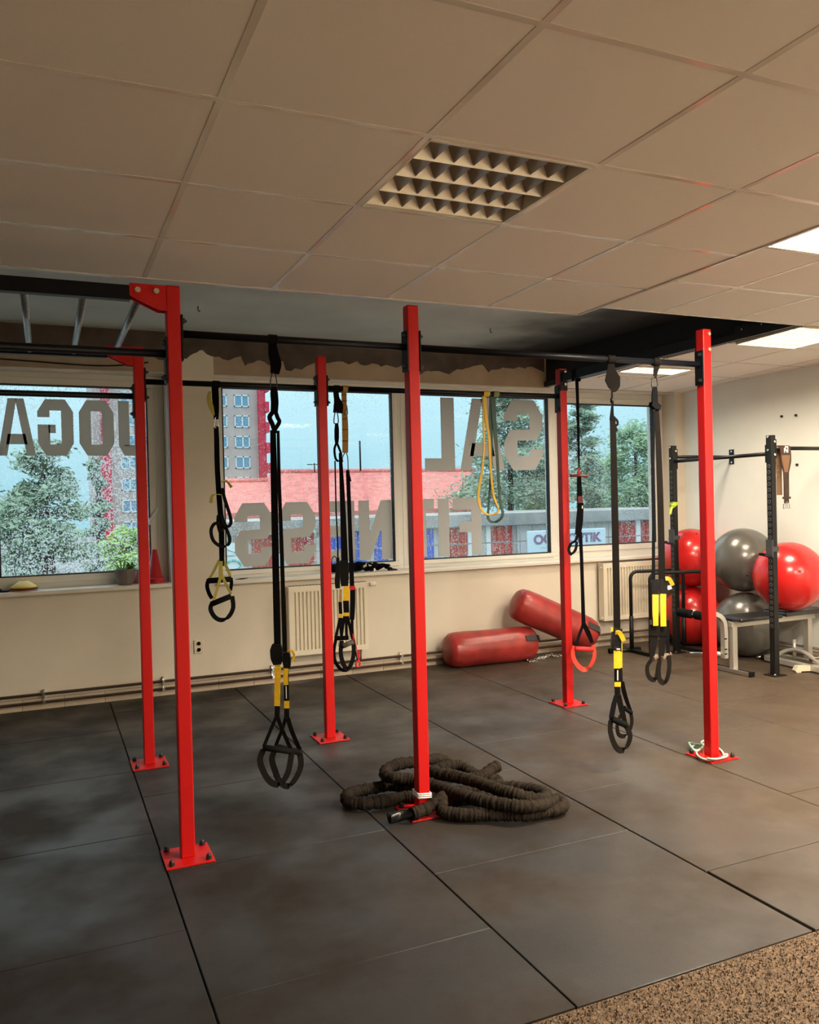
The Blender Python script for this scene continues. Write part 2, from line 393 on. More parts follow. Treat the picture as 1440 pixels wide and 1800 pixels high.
# skirting tiles + heating pipes
sk = struct(MB().box((XL, WY-.012, 0), (XR, WY, .086)).build('baseboard_front', m_grout), 'beige tiled skirting along the window wall')
tm = MB().box((0, 0, 0), (.296, .012, .085)).build('t', m_skirt); tme = tm.data; bpy.data.objects.remove(tm)
x = -1.1
while x < XR-.3:
    inst(tme, 'skirting_tile', sk, (x, WY-.017, 0)); x += .30
sk2 = struct(MB().box((XR-.012, 3.5, 0), (XR, WY-.02, .086)).build('baseboard_right', m_grout), 'beige tiled skirting along the right wall')
tm = MB().box((0, 0, 0), (.012, .296, .085)).build('t', m_skirt); tme2 = tm.data; bpy.data.objects.remove(tm)
y = 3.5
while y < WY-.32:
    inst(tme2, 'skirting_tile', sk2, (XR-.017, y, 0)); y += .30
hp = thing('heating_pipes', (2, WY-.05, .06), 'pair of brown heating pipes running along the wall just above the skirting', 'pipe')
for z in (.125, .062):
    MB().tube([(XL+.05, WY-.055, z), (XR-.055, WY-.055, z), (XR-.055, 3.6, z)], .0115, 10).build('pipe', m_pipe, hp)
for xx in [at(px, 1190, WY-.05).x for px in (76, 287, 480, 707)]+[-1.2, 4.4, 5.05]:
    MB().box((xx-.009, WY-.072, .050), (xx+.009, WY-.001, .074)).box((xx-.009, WY-.072, .113), (xx+.009, WY-.001, .137)).box((xx-.006, WY-.03, .05), (xx+.006, WY-.001, .155)).build('pipe_clip', m_chrome, hp)

# ------------------------------------------------------------------ windows
def pane_letter(poly_list, x0, x1, z0, z1, parent):
    mb = MB()
    for poly in poly_list:
        mb.prism([(x1-(x1-x0)*p[0], z0+(z1-z0)*p[1]) for p in poly], (0, GY-.021, 0), (1,0,0), (0,0,1), (0, .0015, 0))
    return mb.build('letter', m_film, parent)
c = .22; s = .34; hb = .20
LET = {   # stroked block letters, unit box, as seen from the street
 'O': [[(0,c),(c,0),(c,0),(s,hb),(s,1-hb),(c,1),(0,1-c)], [(c,0),(1-c,0),(1-s,hb),(s,hb)], [(c,1),(s,1-hb),(1-s,1-hb),(1-c,1)], [(1,c),(1,1-c),(1-c,1),(1-s,1-hb),(1-s,hb),(1-c,0)]],
 'L': [[(0,0),(.45,0),(.45,1),(0,1)], [(.45,0),(1,0),(1,.17),(.45,.17)]],
 'I': [[(0,0),(1,0),(1,1),(0,1)]],
 'F': [[(0,0),(.36,0),(.36,1),(0,1)], [(.36,.80),(1,.80),(1,1),(.36,1)], [(.36,.40),(.78,.40),(.78,.58),(.36,.58)]],
 'T': [[(.32,0),(.68,0),(.68,.82),(.32,.82)], [(0,.82),(1,.82),(1,1),(0,1)]],
 'E': [[(0,0),(.36,0),(.36,1),(0,1)], [(.36,.82),(1,.82),(1,1),(.36,1)], [(.36,.41),(.85,.41),(.85,.59),(.36,.59)], [(.36,0),(1,0),(1,.18),(.36,.18)]],
 'N': [[(0,0),(.32,0),(.32,1),(0,1)], [(.68,0),(1,0),(1,1),(.68,1)], [(.32,.55),(.32,1),(.68,.45),(.68,0)]],
 'A': [[(0,0),(.24,0),(.52,1),(.29,1)], [(1,0),(.76,0),(.48,1),(.71,1)], [(.22,.20),(.78,.20),(.73,.38),(.27,.38)]],
 'J': [[(.60,.18),(1,.18),(1,1),(.60,1)], [(0,.18),(.20,0),(.80,0),(1,.18),(.60,.20),(.40,.20),(.36,.22)], [(0,.18),(.36,.22),(.36,.32),(0,.32)]],
}
LET['G'] = [LET['O'][0], LET['O'][1], LET['O'][2], [(1,1-c),(1-c,1),(1-s,1-hb),(1-s,.68),(1,.68)], [(1,c),(1,.55),(1-s,.55),(1-s,hb),(1-c,0)], [(.50,.40),(.70,.40),(.70,.55),(.50,.55)]]
LET['S'] = [[(c,1),(0,1-c),(0,.60),(.16,.43),(s,.58),(s,1-hb)], [(c,1),(s,1-hb),(1-s,1-hb),(1-c,1)], [(1-c,1),(1-s,1-hb),(1-s,.70),(1,.70),(1,1-c)],
            [(.16,.43),(s,.58),(.84,.57),(1-s,.42)], [(.84,.57),(1-s,.42),(1-s,hb),(1-c,0),(1,c),(1,.40)], [(1-c,0),(1-s,hb),(s,hb),(c,0)], [(c,0),(s,hb),(s,.30),(0,.30),(0,c)]]

def frame_ring(mb, x0, x1, z0, z1, wd, y0, y1):
    mb.box((x0, y0, z0), (x1, y1, z0+wd)); mb.box((x0, y0, z1-wd), (x1, y1, z1))
    mb.box((x0, y0, z0+wd), (x0+wd, y1, z1-wd)); mb.box((x1-wd, y0, z0+wd), (x1, y1, z1-wd))
def window(n, ox0, ox1, oz0, oz1, gx0, gx1, gz0, gz1, label, gm, sash=True):
    """outer frame fills ox/oz, sash frame leaves the pane gx/gz"""
    f = MB(); wd = min(gx0-ox0, ox1-gx1, gz0-oz0)*.5
    f.box((ox0, GY-.045, oz0), (ox1, GY+.045, gz0-wd*.9)); f.box((ox0, GY-.045, gz1+wd*.9), (ox1, GY+.045, oz1))
    f.box((ox0, GY-.045, gz0-wd*.9), (gx0-wd*.9, GY+.045, gz1+wd*.9)); f.box((gx1+wd*.9, GY-.045, gz0-wd*.9), (ox1, GY+.045, gz1+wd*.9))
    o = struct(f.build('window_%d' % n, m_pvc, bevel=.004), label)
    s_ = MB(); frame_ring(s_, gx0-wd, gx1+wd, gz0-wd, gz1+wd, wd, GY-.06, GY+.02)
    s_.build('sash', m_pvc, o, bevel=.006)
    g_ = MB(); frame_ring(g_, gx0-.004, gx1+.004, gz0-.004, gz1+.004, .009, GY-.064, GY-.01); g_.build('rubber_gasket', m_blackpanel, o)
    p = MB().quad((gx0, GY-.018, gz0), (gx1, GY-.018, gz0), (gx1, GY-.018, gz1), (gx0, GY-.018, gz1)).build('pane', gm, o)
    return o, p
def lets(word, pane, spans, z0, z1):
    for ch, (pa, pb) in zip(word, spans):
        ym = 850
        xa = at(pa, ym, GY-.02).x; xb = at(pb, ym, GY-.02).x
        pane_letter(LET[ch], xa, xb, z0, z1, pane)
w0, p0 = window(5, -3.2, -.52, .90, 2.655, -2.9, -.62, 1.025, 2.545, 'white framed window pane left of the yoga lettering', m_glass_wet)
w1, p1 = window(1, -.52, .94, .90, 2.655, -.335, .80, 1.025, 2.545, 'white framed window with grey yoga lettering and heavy rain drops', m_glass_wet)
lets('AGOJ', p1, [(-2, 65), (69, 132), (142, 203), (211, 259)], at(100, 801, GY-.02).z, at(100, 702, GY-.02).z)
w2, p2 = window(2, 1.33, 3.12, .89, 2.655, 1.43, 3.025, .985, 2.575, 'white framed window with the end of the fitness lettering', m_glass)
zA, zB = at(450, 997, GY-.02).z, at(450, 884, GY-.02).z
lets('SSEN', p2, [(410, 478), (487, 553), (563, 622), (629, 687)], zA+.01, zB)
w3, p3 = window(3, 3.12, 4.87, .89, 2.655, 3.22, 4.77, .985, 2.573, 'white framed window with large grey hall lettering at the top', m_glass)
lets('TIF', p3, [(717, 762), (769, 788), (795, 845)], zA+.01, zB)
lets('LAS', p3, [(748, 801), (810, 888), (888, 956)], at(850, 827, GY-.02).z, at(850, 701, GY-.02).z)
w4, p4 = window(4, 4.87, 6.28, .89, 2.655, 5.0, 6.14, 1.038, 2.53, 'white framed casement window nearest the right wall without lettering', m_glass)
# handles
def whandle(parent, p, dz):
    MB().cbox((p.x, GY-.066, p.z), (.022, .012, .06)).tube([(p.x, GY-.07, p.z), (p.x, GY-.10, p.z), (p.x+dz[0]*.3, GY-.105, p.z+dz[1]*.3), (p.x+dz[0], GY-.105, p.z+dz[1])], .009, 8).build('handle', m_pvc, parent)
whandle(w1, at(264, 916, GY-.07), (.06, .10))
whandle(w4, at(993, 886, GY-.07), (0, -.11))
# sills
struct(MB().box((-3.2, WY-.055, .888), (.955, GY-.04, .922)).build('trim_1', m_sill, bevel=.006), 'white window sill board under the yoga lettering window')
struct(MB().box((1.315, WY-.055, .880), (6.29, GY-.04, .912)).build('trim_2', m_sill, bevel=.006), 'long white window sill board above the two radiators')

# ------------------------------------------------------------------ ceiling
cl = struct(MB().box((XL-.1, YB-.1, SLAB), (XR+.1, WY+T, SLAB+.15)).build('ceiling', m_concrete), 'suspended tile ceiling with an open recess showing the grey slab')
def zr(x, y): return HR-.020*max(0, y-4.19)
tile_cache = {}
def ctile(x0, x1, y0, y1, zf, mid=m_tile):
    o = MB(); g = .004
    vs = [(x0+g, y0+g), (x1-g, y0+g), (x1-g, y1-g), (x0+g, y1-g)]
    o.add([(a, b, zf(a, b)+.0016) for a, b in vs]+[(a, b, zf(a, b)+.017) for a, b in vs], [(0,1,2,3), (7,6,5,4), (0,4,5,1), (1,5,6,2), (2,6,7,3), (3,7,4,0)])
    return o.build('ceiling_tile', mid, cl)
XG = [.471+.635*k for k in range(-8, 5)]; XG[0] = XL
YG = [4.19-.634*k for k in range(0, 13)]; YG[-1] = YB
LIGHTS = []      # x0,x1,y0,y1,zfun,lit
UNLIT = (1.106, 1.741, YG[3], YG[2])
zl = lambda x, y: HC
base = MB().box((.004, .004, .0016), (.631, .630, .017)).build('t', m_tile); bme = base.data; bpy.data.objects.remove(base)
HOLES_L = {(9, 2)}
for i in range(len(XG)-1):
    for j in range(len(YG)-1):
        if (i, j) in HOLES_L: continue
        x0, x1, y1, y0 = XG[i], XG[i+1], YG[j], YG[j+1]
        if abs(x1-x0-.635) < .003 and abs(y1-y0-.634) < .003:
            inst(bme, 'ceiling_tile', cl, (x0, y0, HC+random.uniform(-.0005, .0005)))
        else: ctile(x0, x1, y0, y1, zl)
XG2 = [3.011+.635*k for k in range(0, 6)]+[XR]
YG2 = YG
HOLES_R = {(0, 2), (3, 4), (0, 6), (3, 7), (0, 10)}
for i in range(len(XG2)-1):
    for j in range(len(YG2)-1):
        if (i, j) in HOLES_R: continue
        x0, x1, y1, y0 = XG2[i], XG2[i+1], YG2[j], YG2[j+1]
        if abs(x1-x0-.635) < .003 and abs(y1-y0-.634) < .003: inst(bme, 'ceiling_tile', cl, (x0, y0, HR))
        else: ctile(x0, x1, y0, y1, zr)
# strip of ceiling right of the recess, up to the windows
def xe(y): return 4.90-.09*(y-4.19)      # edge of the recess
YG3 = [4.19+.634*k for k in range(0, 5)]; YG3[-1] = WY+.2
XG3 = [None, 5.551, 6.186, XR]
for j in range(len(YG3)-1):
    for i in range(len(XG3)-1):
        y0, y1 = YG3[j], YG3[j+1]
        if i == 0 and j in (0, 3): 
            if j == 0: continue
        xa0 = xe(y0) if i == 0 else XG3[i]; xa1 = xe(y1) if i == 0 else XG3[i]; xb = XG3[i+1]
        o = MB(); vs_ = [(xa0, y0), (xb, y0), (xb, y1), (xa1, y1)]
        if i == 0 and j == 2:
            continue
        o.add([(a, b, zr(a, b)+.0016) for a, b in vs_]+[(a, b, zr(a, b)+.017) for a, b in vs_], [(0,1,2,3), (7,6,5,4), (0,4,5,1), (1,5,6,2), (2,6,7,3), (3,7,4,0)])
        o.build('ceiling_tile', m_tile, cl)
# grid rails
def rail(p0, p1, wd=.022):
    MB().beam(Vector(p0)+Vector((0, 0, .001)), Vector(p1)+Vector((0, 0, .001)), wd, .010).build('grid_rail', m_rail, cl)
for x in XG[1:]: rail((x, YB, HC+.004), (x, 4.19, HC+.004))
for y in YG[1:-1]: rail((XL, y, HC+.0035), (3.0, y, HC+.0035))
MB().box((XL, 4.178, HC-.004), (3.02, 4.200, HC+.030)).build('edge_rail', m_rail, cl)
MB().box((3.003, YB, HC-.004), (3.022, 4.200, HR+.01)).build('edge_rail', m_rail, cl)
for x in XG2[1:-1]: rail((x, YB, HR+.004), (x, 4.19, HR+.004))
for y in YG2[1:-1]: rail((3.03, y, HR+.0035), (XR, y, HR+.0035))
MB().box((3.02, 4.180, HR-.003), (4.91, 4.200, HR+.030)).build('edge_rail', m_rail, cl)
for x in XG3[1:-1]: rail((x, 4.19, zr(x, 4.19)+.004), (x, WY+.2, zr(x, WY+.2)+.004), .014)
for y in YG3[:-1]: rail((xe(y), y, zr(0, y)+.0035), (XR, y, zr(0, y)+.0035), .014)
# recess side: black board, steel profile and bracket
bd = MB()
a0, a1 = (xe(4.19), 4.19), (xe(WY), WY)
bd.add([(a0[0], a0[1], HR-.0), (a1[0], a1[1], zr(0, WY)), (a1[0], a1[1], SLAB), (a0[0], a0[1], SLAB)]+[(a0[0]+.012, a0[1], HR), (a1[0]+.012, a1[1], zr(0, WY)), (a1[0]+.012, a1[1], SLAB), (a0[0]+.012, a0[1], SLAB)],
       [(0,1,2,3), (7,6,5,4), (0,4,5,1), (1,5,6,2), (2,6,7,3), (3,7,4,0)])
bd.build('recess_side_board', m_blackpanel, cl)
m_dprof = mat('dark_steel_profile', (.03, .03, .032), .4, .4)
MB().beam((a0[0]-.016, a0[1], HR+.026), (a1[0]-.016, a1[1], zr(0, WY)+.026), .028, .048).build('steel_profile', m_dprof, cl)
pb0 = (xe(4.24)-.034, 4.24, HR+.055); pb1 = (xe(4.72)-.034, 4.72, HR+.045)
brk = MB().beam(pb0, pb1, .008, .085).build('splice_plate', m_dprof, cl)
for t_ in (.12, .5, .86):
    p = Vector(pb0).lerp(Vector(pb1), t_)+Vector((-.006, 0, .012)); MB().cyl(p, p+Vector((-.006, 0, 0)), .007, 8).build('screw', m_chrome, brk)
# soffit boards over the windows
MB().box((1.33, WY+.0, 2.650), (6.28, GY-.05, 2.656)).build('soffit_board', m_rail, cl)
MB().box((-3.2, WY+.0, 2.650), (.94, GY-.05, 2.656)).build('soffit_board', m_rail, cl)
# small hooks in the slab
for px, py in ((348, 538), (862, 577), (1068, 592)):
    p = atz(px, py, SLAB-.001)
    MB().tube([p, p-Vector((0, 0, .03)), p+Vector((.008, 0, -.04)), p+Vector((.014, 0, -.03))], .004, 6).build('slab_hook', m_blackpanel, cl)

# ------------------------------------------------------------------ ceiling lights
m_louv = mat('brushed_louvre_metal', (.50, .46, .40), .34, .75)
m_lframe = mat('white_light_frame', (.74, .70, .60), .4)
m_tube_on = mat('lit_fluorescent_tube', (.9, .9, .9), .4, emit=((1.0, .80, .55), 16))
m_tube_off = mat('unlit_fluorescent_tube', (.62, .60, .55), .3)
_bl = {}
def wedge(length, half, h, key):
    """V-shaped blade: wide on top, thin at its lower edge, running along local X"""
    if key not in _bl:
        o = MB().add([(0,-half,h), (0,half,h), (0,0,0), (length,-half,h), (length,half,h), (length,0,0)], [(0,1,2), (3,5,4), (0,2,5,3), (1,4,5,2), (0,3,4,1)]).build('w', m_louv)
        _bl[key] = o.data; bpy.data.objects.remove(o)
    return _bl[key]
def ceiling_light(x0, x1, y0, y1, zf, lit, label, power=1.0):
    m_ = .012; x0 += m_; x1 -= m_; y0 += m_; y1 -= m_
    zc = zf((x0+x1)/2, (y0+y1)/2); th = math.atan2(zf(x0, y1)-zf(x0, y0), y1-y0)
    L = thing('ceiling_light', (x0, y0, zc), label, 'light', 'recessed louvre lights in the tile ceiling')
    W, D = x1-x0, y1-y0; O = Vector((x0, y0, zc)); H = .012 if lit else .052
    hb_ = MB()
    for lo, hi in (((0,0,0), (W,.008,.10)), ((0,D-.008,0), (W,D,.10)), ((0,.008,0), (.008,D-.008,.10)), ((W-.008,.008,0), (W,D-.008,.10)), ((0,0,.10), (W,D,.106))):
        hb_.box(Vector(lo)+O, Vector(hi)+O)
    hb_.build('housing', m_lframe, L)
    for ya in (0, D-.012): MB().box(O+Vector((0,ya,-.004)), O+Vector((W,ya+.012,.004))).build('frame', m_lframe, L)
    lane = (D-.02)/4; cell = (W-.02)/8
    for k in range(5):
        inst(wedge(W-.02, .006 if lit else .020, H, ('x', round(W, 2), lit)), 'reflector', L, (.01, .01+k*lane+(.010 if k == 0 else -.010 if k == 4 else 0), .002))
    wb = wedge(lane-.012, cell*(.13 if lit else .40), H*.92, ('y', round(lane, 3), lit))
    for j in range(4):
        for i in range(1, 8):
            o = inst(wb, 'louvre_blade', L, (.01+i*cell, .016+j*lane, .006)); o.rotation_euler = (0, 0, R(90))
    for k in range(4):
        yy = .01+(k+.5)*lane
        MB().cyl(O+Vector((.02, yy, .083)), O+Vector((W-.02, yy, .083)), .012, 10).build('fluorescent_tube', m_tube_on if lit and (power == 1 or k < 2) else m_tube_off, L)
    if lit:
        ld = bpy.data.lights.new('panel_glow', 'AREA'); ld.shape = 'RECTANGLE'; ld.size = W-.06; ld.size_y = D-.06; ld.energy = LAMP_W*power; ld.color = LAMP_COL
        lo = bpy.data.objects.new('tube_glow', ld); COL.objects.link(lo); lo.location = (W/2, D/2, .0185); lo.parent = L
    L.rotation_euler = (th, 0, 0)
    return L
ceiling_light(1.106, 1.741, YG[3], YG[2], zl, False, 'unlit square louvre ceiling light nearest the camera')
ceiling_light(XG2[0]+.01, XG2[1], YG2[3], YG2[2], lambda x, y: HR, True, 'glowing square ceiling light cut off by the right edge of the photo')
ceiling_light(4.915, 5.551, 4.195, 4.824, zr, True, 'glowing ceiling light just right of the black recess edge', .30)
ceiling_light(4.78, 5.42, YG3[2]+.33, YG3[2]+.94, zr, True, 'glowing ceiling light closest to the windows', .30)
# tiles around the light next to the windows
def quadtile(x0, x1, y0, y1): ctile(x0, x1, y0, y1, zr)
y0_, y1_ = YG3[2], YG3[3]
ctile(xe(y1_), 5.551, y0_, y0_+.33, zr); ctile(5.42, 5.551, y0_+.33, y1_, zr); ctile(xe(y1_), 4.78, y0_+.33, y1_, zr)
ceiling_light(XG2[3], XG2[4], YG2[5], YG2[4], lambda x, y: HR, True, 'added unseen glowing ceiling light further along the right wall', .42)  # this and the next three: out-of-view panels added to brighten ceiling and walls
ceiling_light(XG2[0]+.01, XG2[1], YG2[7], YG2[6], lambda x, y: HR, True, 'added unseen glowing ceiling light above the carpet')
ceiling_light(XG2[3], XG2[4], YG2[8], YG2[7], lambda x, y: HR, True, 'added unseen glowing ceiling light in the back right of the room')
ceiling_light(XG2[0]+.01, XG2[1], YG2[11], YG2[10], lambda x, y: HR, True, 'added unseen glowing ceiling light by the back wall')

# ------------------------------------------------------------------ training rig
FY, BY = 3.715, 5.17
PX = (.532, 1.672, 3.545)
PW = .06
rig = thing('training_rig', (1.672, 4.44, 0), 'red six-post training rig with black pull-up bars and a ladder section', 'training rig')
def post(x, y):
    o = MB().box((x-PW/2, y-PW/2, .008), (x+PW/2, y+PW/2, 2.5)).build('post', m_red, rig, bevel=.005)
    MB().box((x-.103, y-.107, .0005), (x+.103, y+.107, .009)).build('base_plate', m_red, o, bevel=.002)
    for sx in (-1, 1):
        for sy in (-1, 1):
            c_ = Vector((x+sx*.078, y+sy*.082, .009))
            MB().lathe([(.0125, 0), (.0125, .010), (.011, .011), (.011, .017), (.0075, .024)], 8, c_, smooth=False).build('bolt', m_boltblack, o)
    MB().box((x-PW/2+.002, y-PW/2+.002, 2.5), (x+PW/2-.002, y+PW/2-.002, 2.503)).build('end_cap', m_red, o)
    return o
posts = {}
for ix, x in enumerate(PX):
    for y in (FY, BY): posts[(ix, y)] = post(x, y)
def side_plate(p, x, y, z, sgn):
    """black bracket plate clamped on the side of a post"""
    xa = x+sgn*(PW/2+.0045)
    o = MB().box((xa-.004, y-.034, z-.10), (xa+.004, y+.034, z+.10)).build('bracket_plate', m_black, p, bevel=.002)
    for dz in (-.075, .075):
        q = Vector((xa+sgn*.004, y-.012, z+dz)); MB().lathe([(.012, 0), (.012, .009), (.006, .009), (.006, .018)], 6, q, (sgn, 0, 0), smooth=False).build('bracket_bolt', m_boltblack, p)
for y in (FY, BY):
    for a, b in ((0, 1), (1, 2)):
        z = 2.30
        MB().cyl((PX[a]+PW/2+.006, y, z), (PX[b]-PW/2-.006, y, z), .0175, 16).build('pull_up_bar', m_navy, rig)
        side_plate(posts[(a, y)], PX[a], y, z-.02, 1); side_plate(posts[(b, y)], PX[b], y, z-.02, -1)
    z = 2.21
    MB().cyl((-2.2, y, z), (PX[0]-PW/2-.006, y, z), .0175, 16).build('pull_up_bar', m_navy, rig)
    side_plate(posts[(0, y)], PX[0], y, z-.03, -1)
    # ladder rail with gusset
    MB().box((-2.2, y-.025, 2.430), (.358, y+.025, 2.492)).build('ladder_rail', m_navy, rig, bevel=.004)
    gx = PX[0]-PW/2
    for dy in (-.030, .026):
        g = MB().prism([(gx, 2.5), (gx, 2.392), (gx-.03, 2.392), (.352, 2.446), (.352, 2.5)], (0, y+dy, 0), (1,0,0), (0,0,1), (0, .004, 0)).build('gusset', m_red, posts[(0, y)])
    for bx in (.385, .462):
        q = Vector((bx, y-.030, 2.472)); MB().lathe([(.013, 0), (.013, .008)], 6, q, (0, -1, 0), smooth=False).build('gusset_bolt', m_bolt, posts[(0, y)])
for x in (.397, .174, -.058, -.29, -.52, -.75, -.98, -1.21, -1.44, -1.67):
    MB().cyl((x, FY+.024, 2.455), (x, BY-.024, 2.455), .016, 14).build('rung', m_zinc, rig)
# cross bar between the two right-hand posts
MB().box((PX[2]-.022, FY+.036, 2.405), (PX[2]+.022, BY-.036, 2.465)).build('cross_bar', m_navy, rig, bevel=.004)
for y, sg in ((FY, -1), (BY, -1)):
    o = MB().box((PX[2]-.03, y+(.031 if y == FY else -.037), 2.34), (PX[2]+.03, y+(.037 if y == FY else -.031), 2.49)).build('bracket_plate', m_black, posts[(2, y)])
    for z in (2.475, 2.385):
        q = Vector((PX[2]+.010, y-PW/2-(.002 if y == FY else .008), z)); MB().lathe([(.011, 0), (.011, .008)], 6, q, (0, -1, 0), smooth=False).build('bracket_bolt', m_bolt, posts[(2, y)])
# white tie round the middle front post
tie = thing('white_tie', (PX[1], FY, .06), 'white cord wound low around the middle front red post', 'cord')
for z in (.085, .095, .104):
    e_ = PW/2+.004
    MB().tube([(PX[1]-e_, FY-e_, z), (PX[1]+e_, FY-e_, z-.006), (PX[1]+e_, FY+e_, z), (PX[1]-e_, FY+e_, z+.004)], .0045, 6, True).build('cord_turn', m_white, tie)

# ------------------------------------------------------------------ suspension straps
CR = Vector((math.cos(YAW), -math.sin(YAW), 0)); CF = Vector((math.sin(YAW), math.cos(YAW), 0))
SKEW = (CR*.80+CF*.48+Vector((0, 0, .34))).normalized()
class Strap:
    def __init__(s, name, Y, px, label, cat='suspension strap', group=None):
        s.Y = Y; p = at(px, 700, Y); s.n = 0
        s.root = thing(name, (p.x, Y, 2.28), label, cat, group)
    def P(s, p): return at(p[0], p[1], s.Y, p[2] if len(p) > 2 else 0)
    def rib(s, part, pts, wpx, M, wd=None, th=.003, n=0, parent=None, closed=False):
        k = mpp(at(pts[0][0], pts[0][1], s.Y))
        q = [s.P(p) for p in pts]
        if n: q = catmull(q, n, closed)
        wv = [x*k for x in wpx] if isinstance(wpx, (list, tuple)) else wpx*k
        if isinstance(wv, list) and n:
            L_ = len(wv); out_ = []
            for i in range(L_-1): out_ += [wv[i]+(wv[i+1]-wv[i])*j/n for j in range(n)]
            wv = out_+[wv[-1]]
        return MB().ribbon(q, wv, wd or CR, th, closed).build(part, M, parent or s.root)
    def tub(s, part, pts, rpx, M, n=0, closed=False, parent=None, k8=8):
        k = mpp(at(pts[0][0], pts[0][1], s.Y)); q = [s.P(p) for p in pts]
        if n: q = catmull(q, n, closed)
        return MB().tube(q, rpx*k, k8, closed).build(part, M, parent or s.root)
    def wrap(s, px, wpx, M, z=2.30, r=.0205):
        p = at(px, 600, s.Y); k = mpp(p); q = []
        for i in range(14):
            t = 2*math.pi*i/14; q.append(Vector((p.x, s.Y+math.cos(t)*r, z+math.sin(t)*r)))
        return MB().ribbon(q, wpx*k, (1,0,0), .003, True).build('bar_wrap', M, s.root)
    def carab(s, cx, y0, y1, hw, M=m_boltblack):
        a, b = y0, y1; h = (b-a)
        return s.tub('carabiner', [(cx-hw*.55, a+h*.10), (cx, a), (cx+hw*.55, a+h*.10), (cx+hw, a+h*.8), (cx+hw*.5, b), (cx-hw*.5, b), (cx-hw, a+h*.8)], 1.0, M, 3, True)
    def loop(s, part, cx, cy, rx, ry, wpx, M, lean=0, parent=None, top=-.55, dep=0):
        """hanging loop (foot cradle) under a handle: open at the top"""
        pts = []
        for i in range(15):
            t = math.pi*(top)+(2*math.pi-2*math.pi*(.5+top))*0; 
            u = -math.pi*.5+math.radians(35)+(2*math.pi-math.radians(70))*i/14
            pts.append((cx+rx*math.cos(u)+lean*(math.sin(u)+1)*.5, cy+ry*math.sin(u), dep))
        return s.rib(part, pts, wpx, M, SKEW, .003, 2, parent)

# --- strap between the two left front posts
S = Strap('suspension_trainer', FY, 482, 'black suspension trainer with yellow tabs hanging lowest, between left and middle front posts', group='suspension trainers on the rig')
S.wrap(479, 15, m_strap)
S.rib('anchor_strap', [(479, 604), (481, 622), (485, 640), (483, 657)], [14, 18, 20, 15], m_strap, n=4, th=.006)
S.carab(481, 656, 682, 6)
S.rib('padded_loop', [(482, 680), (482, 692), (483, 708), (482, 726)], [9, 13, 13, 12], m_strap, n=4, th=.014)
S.rib('equaliser_loop', [(482, 722), (474, 733), (479, 746), (484, 762)], 8, m_strap, n=4, th=.005)
S.rib('equaliser_loop', [(484, 722), (488, 734), (491, 742), (483, 756), (479, 768)], 7, m_strap, n=4, th=.005)
S.rib('webbing', [(480, 756), (482, 850), (484, 960), (488, 1140)], [10, 12, 12, 12], m_strap, n=3)
S.rib('webbing', [(489, 757), (491, 850), (495, 960), (501, 1146)], [5, 6, 7, 8], m_strapb, n=3)
S.rib('adjuster_buckle', [(487, 1132), (486, 1142), (487, 1156), (488, 1168)], [14, 21, 21, 13], m_black, n=2, th=.028)
S.rib('adjuster_buckle', [(503, 1146), (504, 1158), (505, 1174)], [12, 15, 11], m_black, n=2, th=.026)
S.rib('buckle_bar', [(484, 1168), (489, 1168)], 4, m_chrome, th=.006)
S.rib('yellow_tab', [(489, 1171, -.012), (488, 1200, -.012), (487, 1241, -.012)], [11, 10, 10], m_yel, n=3)
S.rib('yellow_tab', [(503, 1175, -.012), (502, 1190, -.012), (503, 1204, -.012)], [8, 8, 8], m_yel, n=2)
lb = S.rib('black_label', [(503, 1203, -.010), (503, 1233, -.010)], 7, m_strapb)
S.rib('label_print', [(503, 1206, -.016), (503.5, 1228, -.016)], 1.4, m_white, th=.001, parent=lb)
S.rib('yellow_tab', [(504, 1232, -.012), (504, 1245, -.012)], 9, m_yel)
S.rib('yellow_tail', [(505, 1145, -.02), (513, 1144, -.03), (517, 1152, -.03), (515, 1164, -.03)], 4, m_yel, n=4)
S.rib('webbing', [(488, 1170), (488, 1240), (487, 1262)], 9, m_strapb)
S.rib('webbing', [(503, 1174), (504, 1240), (504, 1262)], 9, m_strapb)
S.rib('handle_strap', [(486, 1260), (478, 1278), (464, 1312)], 6, m_strap, n=3)
S.rib('handle_strap', [(488, 1260), (496, 1282), (511, 1316)], 7, m_strapb, n=3)
S.rib('handle_strap', [(502, 1262, .05), (497, 1280, .06), (485, 1310, .08)], 6, m_strap, n=3)
S.rib('handle_strap', [(506, 1262, .05), (513, 1285, .06), (527, 1318, .08)], 8, m_strapb, n=3)
S.tub('foam_handle', [(463, 1314), (512, 1321)], 5.5, m_foam, k8=14)
S.tub('foam_handle', [(484, 1312, .08), (528, 1323, .08)], 5.5, m_foam, k8=14)
S.rib('foot_loop', [(463, 1318), (457, 1336), (464, 1358), (475, 1374), (488, 1379), (500, 1370), (508, 1352), (513, 1322)], 11, m_strapb, SKEW, n=3)
S.rib('foot_loop', [(484, 1316, .08), (478, 1334, .08), (484, 1356, .08), (492, 1374, .08), (506, 1382, .08), (520, 1368, .08), (529, 1346, .08), (527, 1324, .08)], 11, m_strapb, SKEW, n=3)

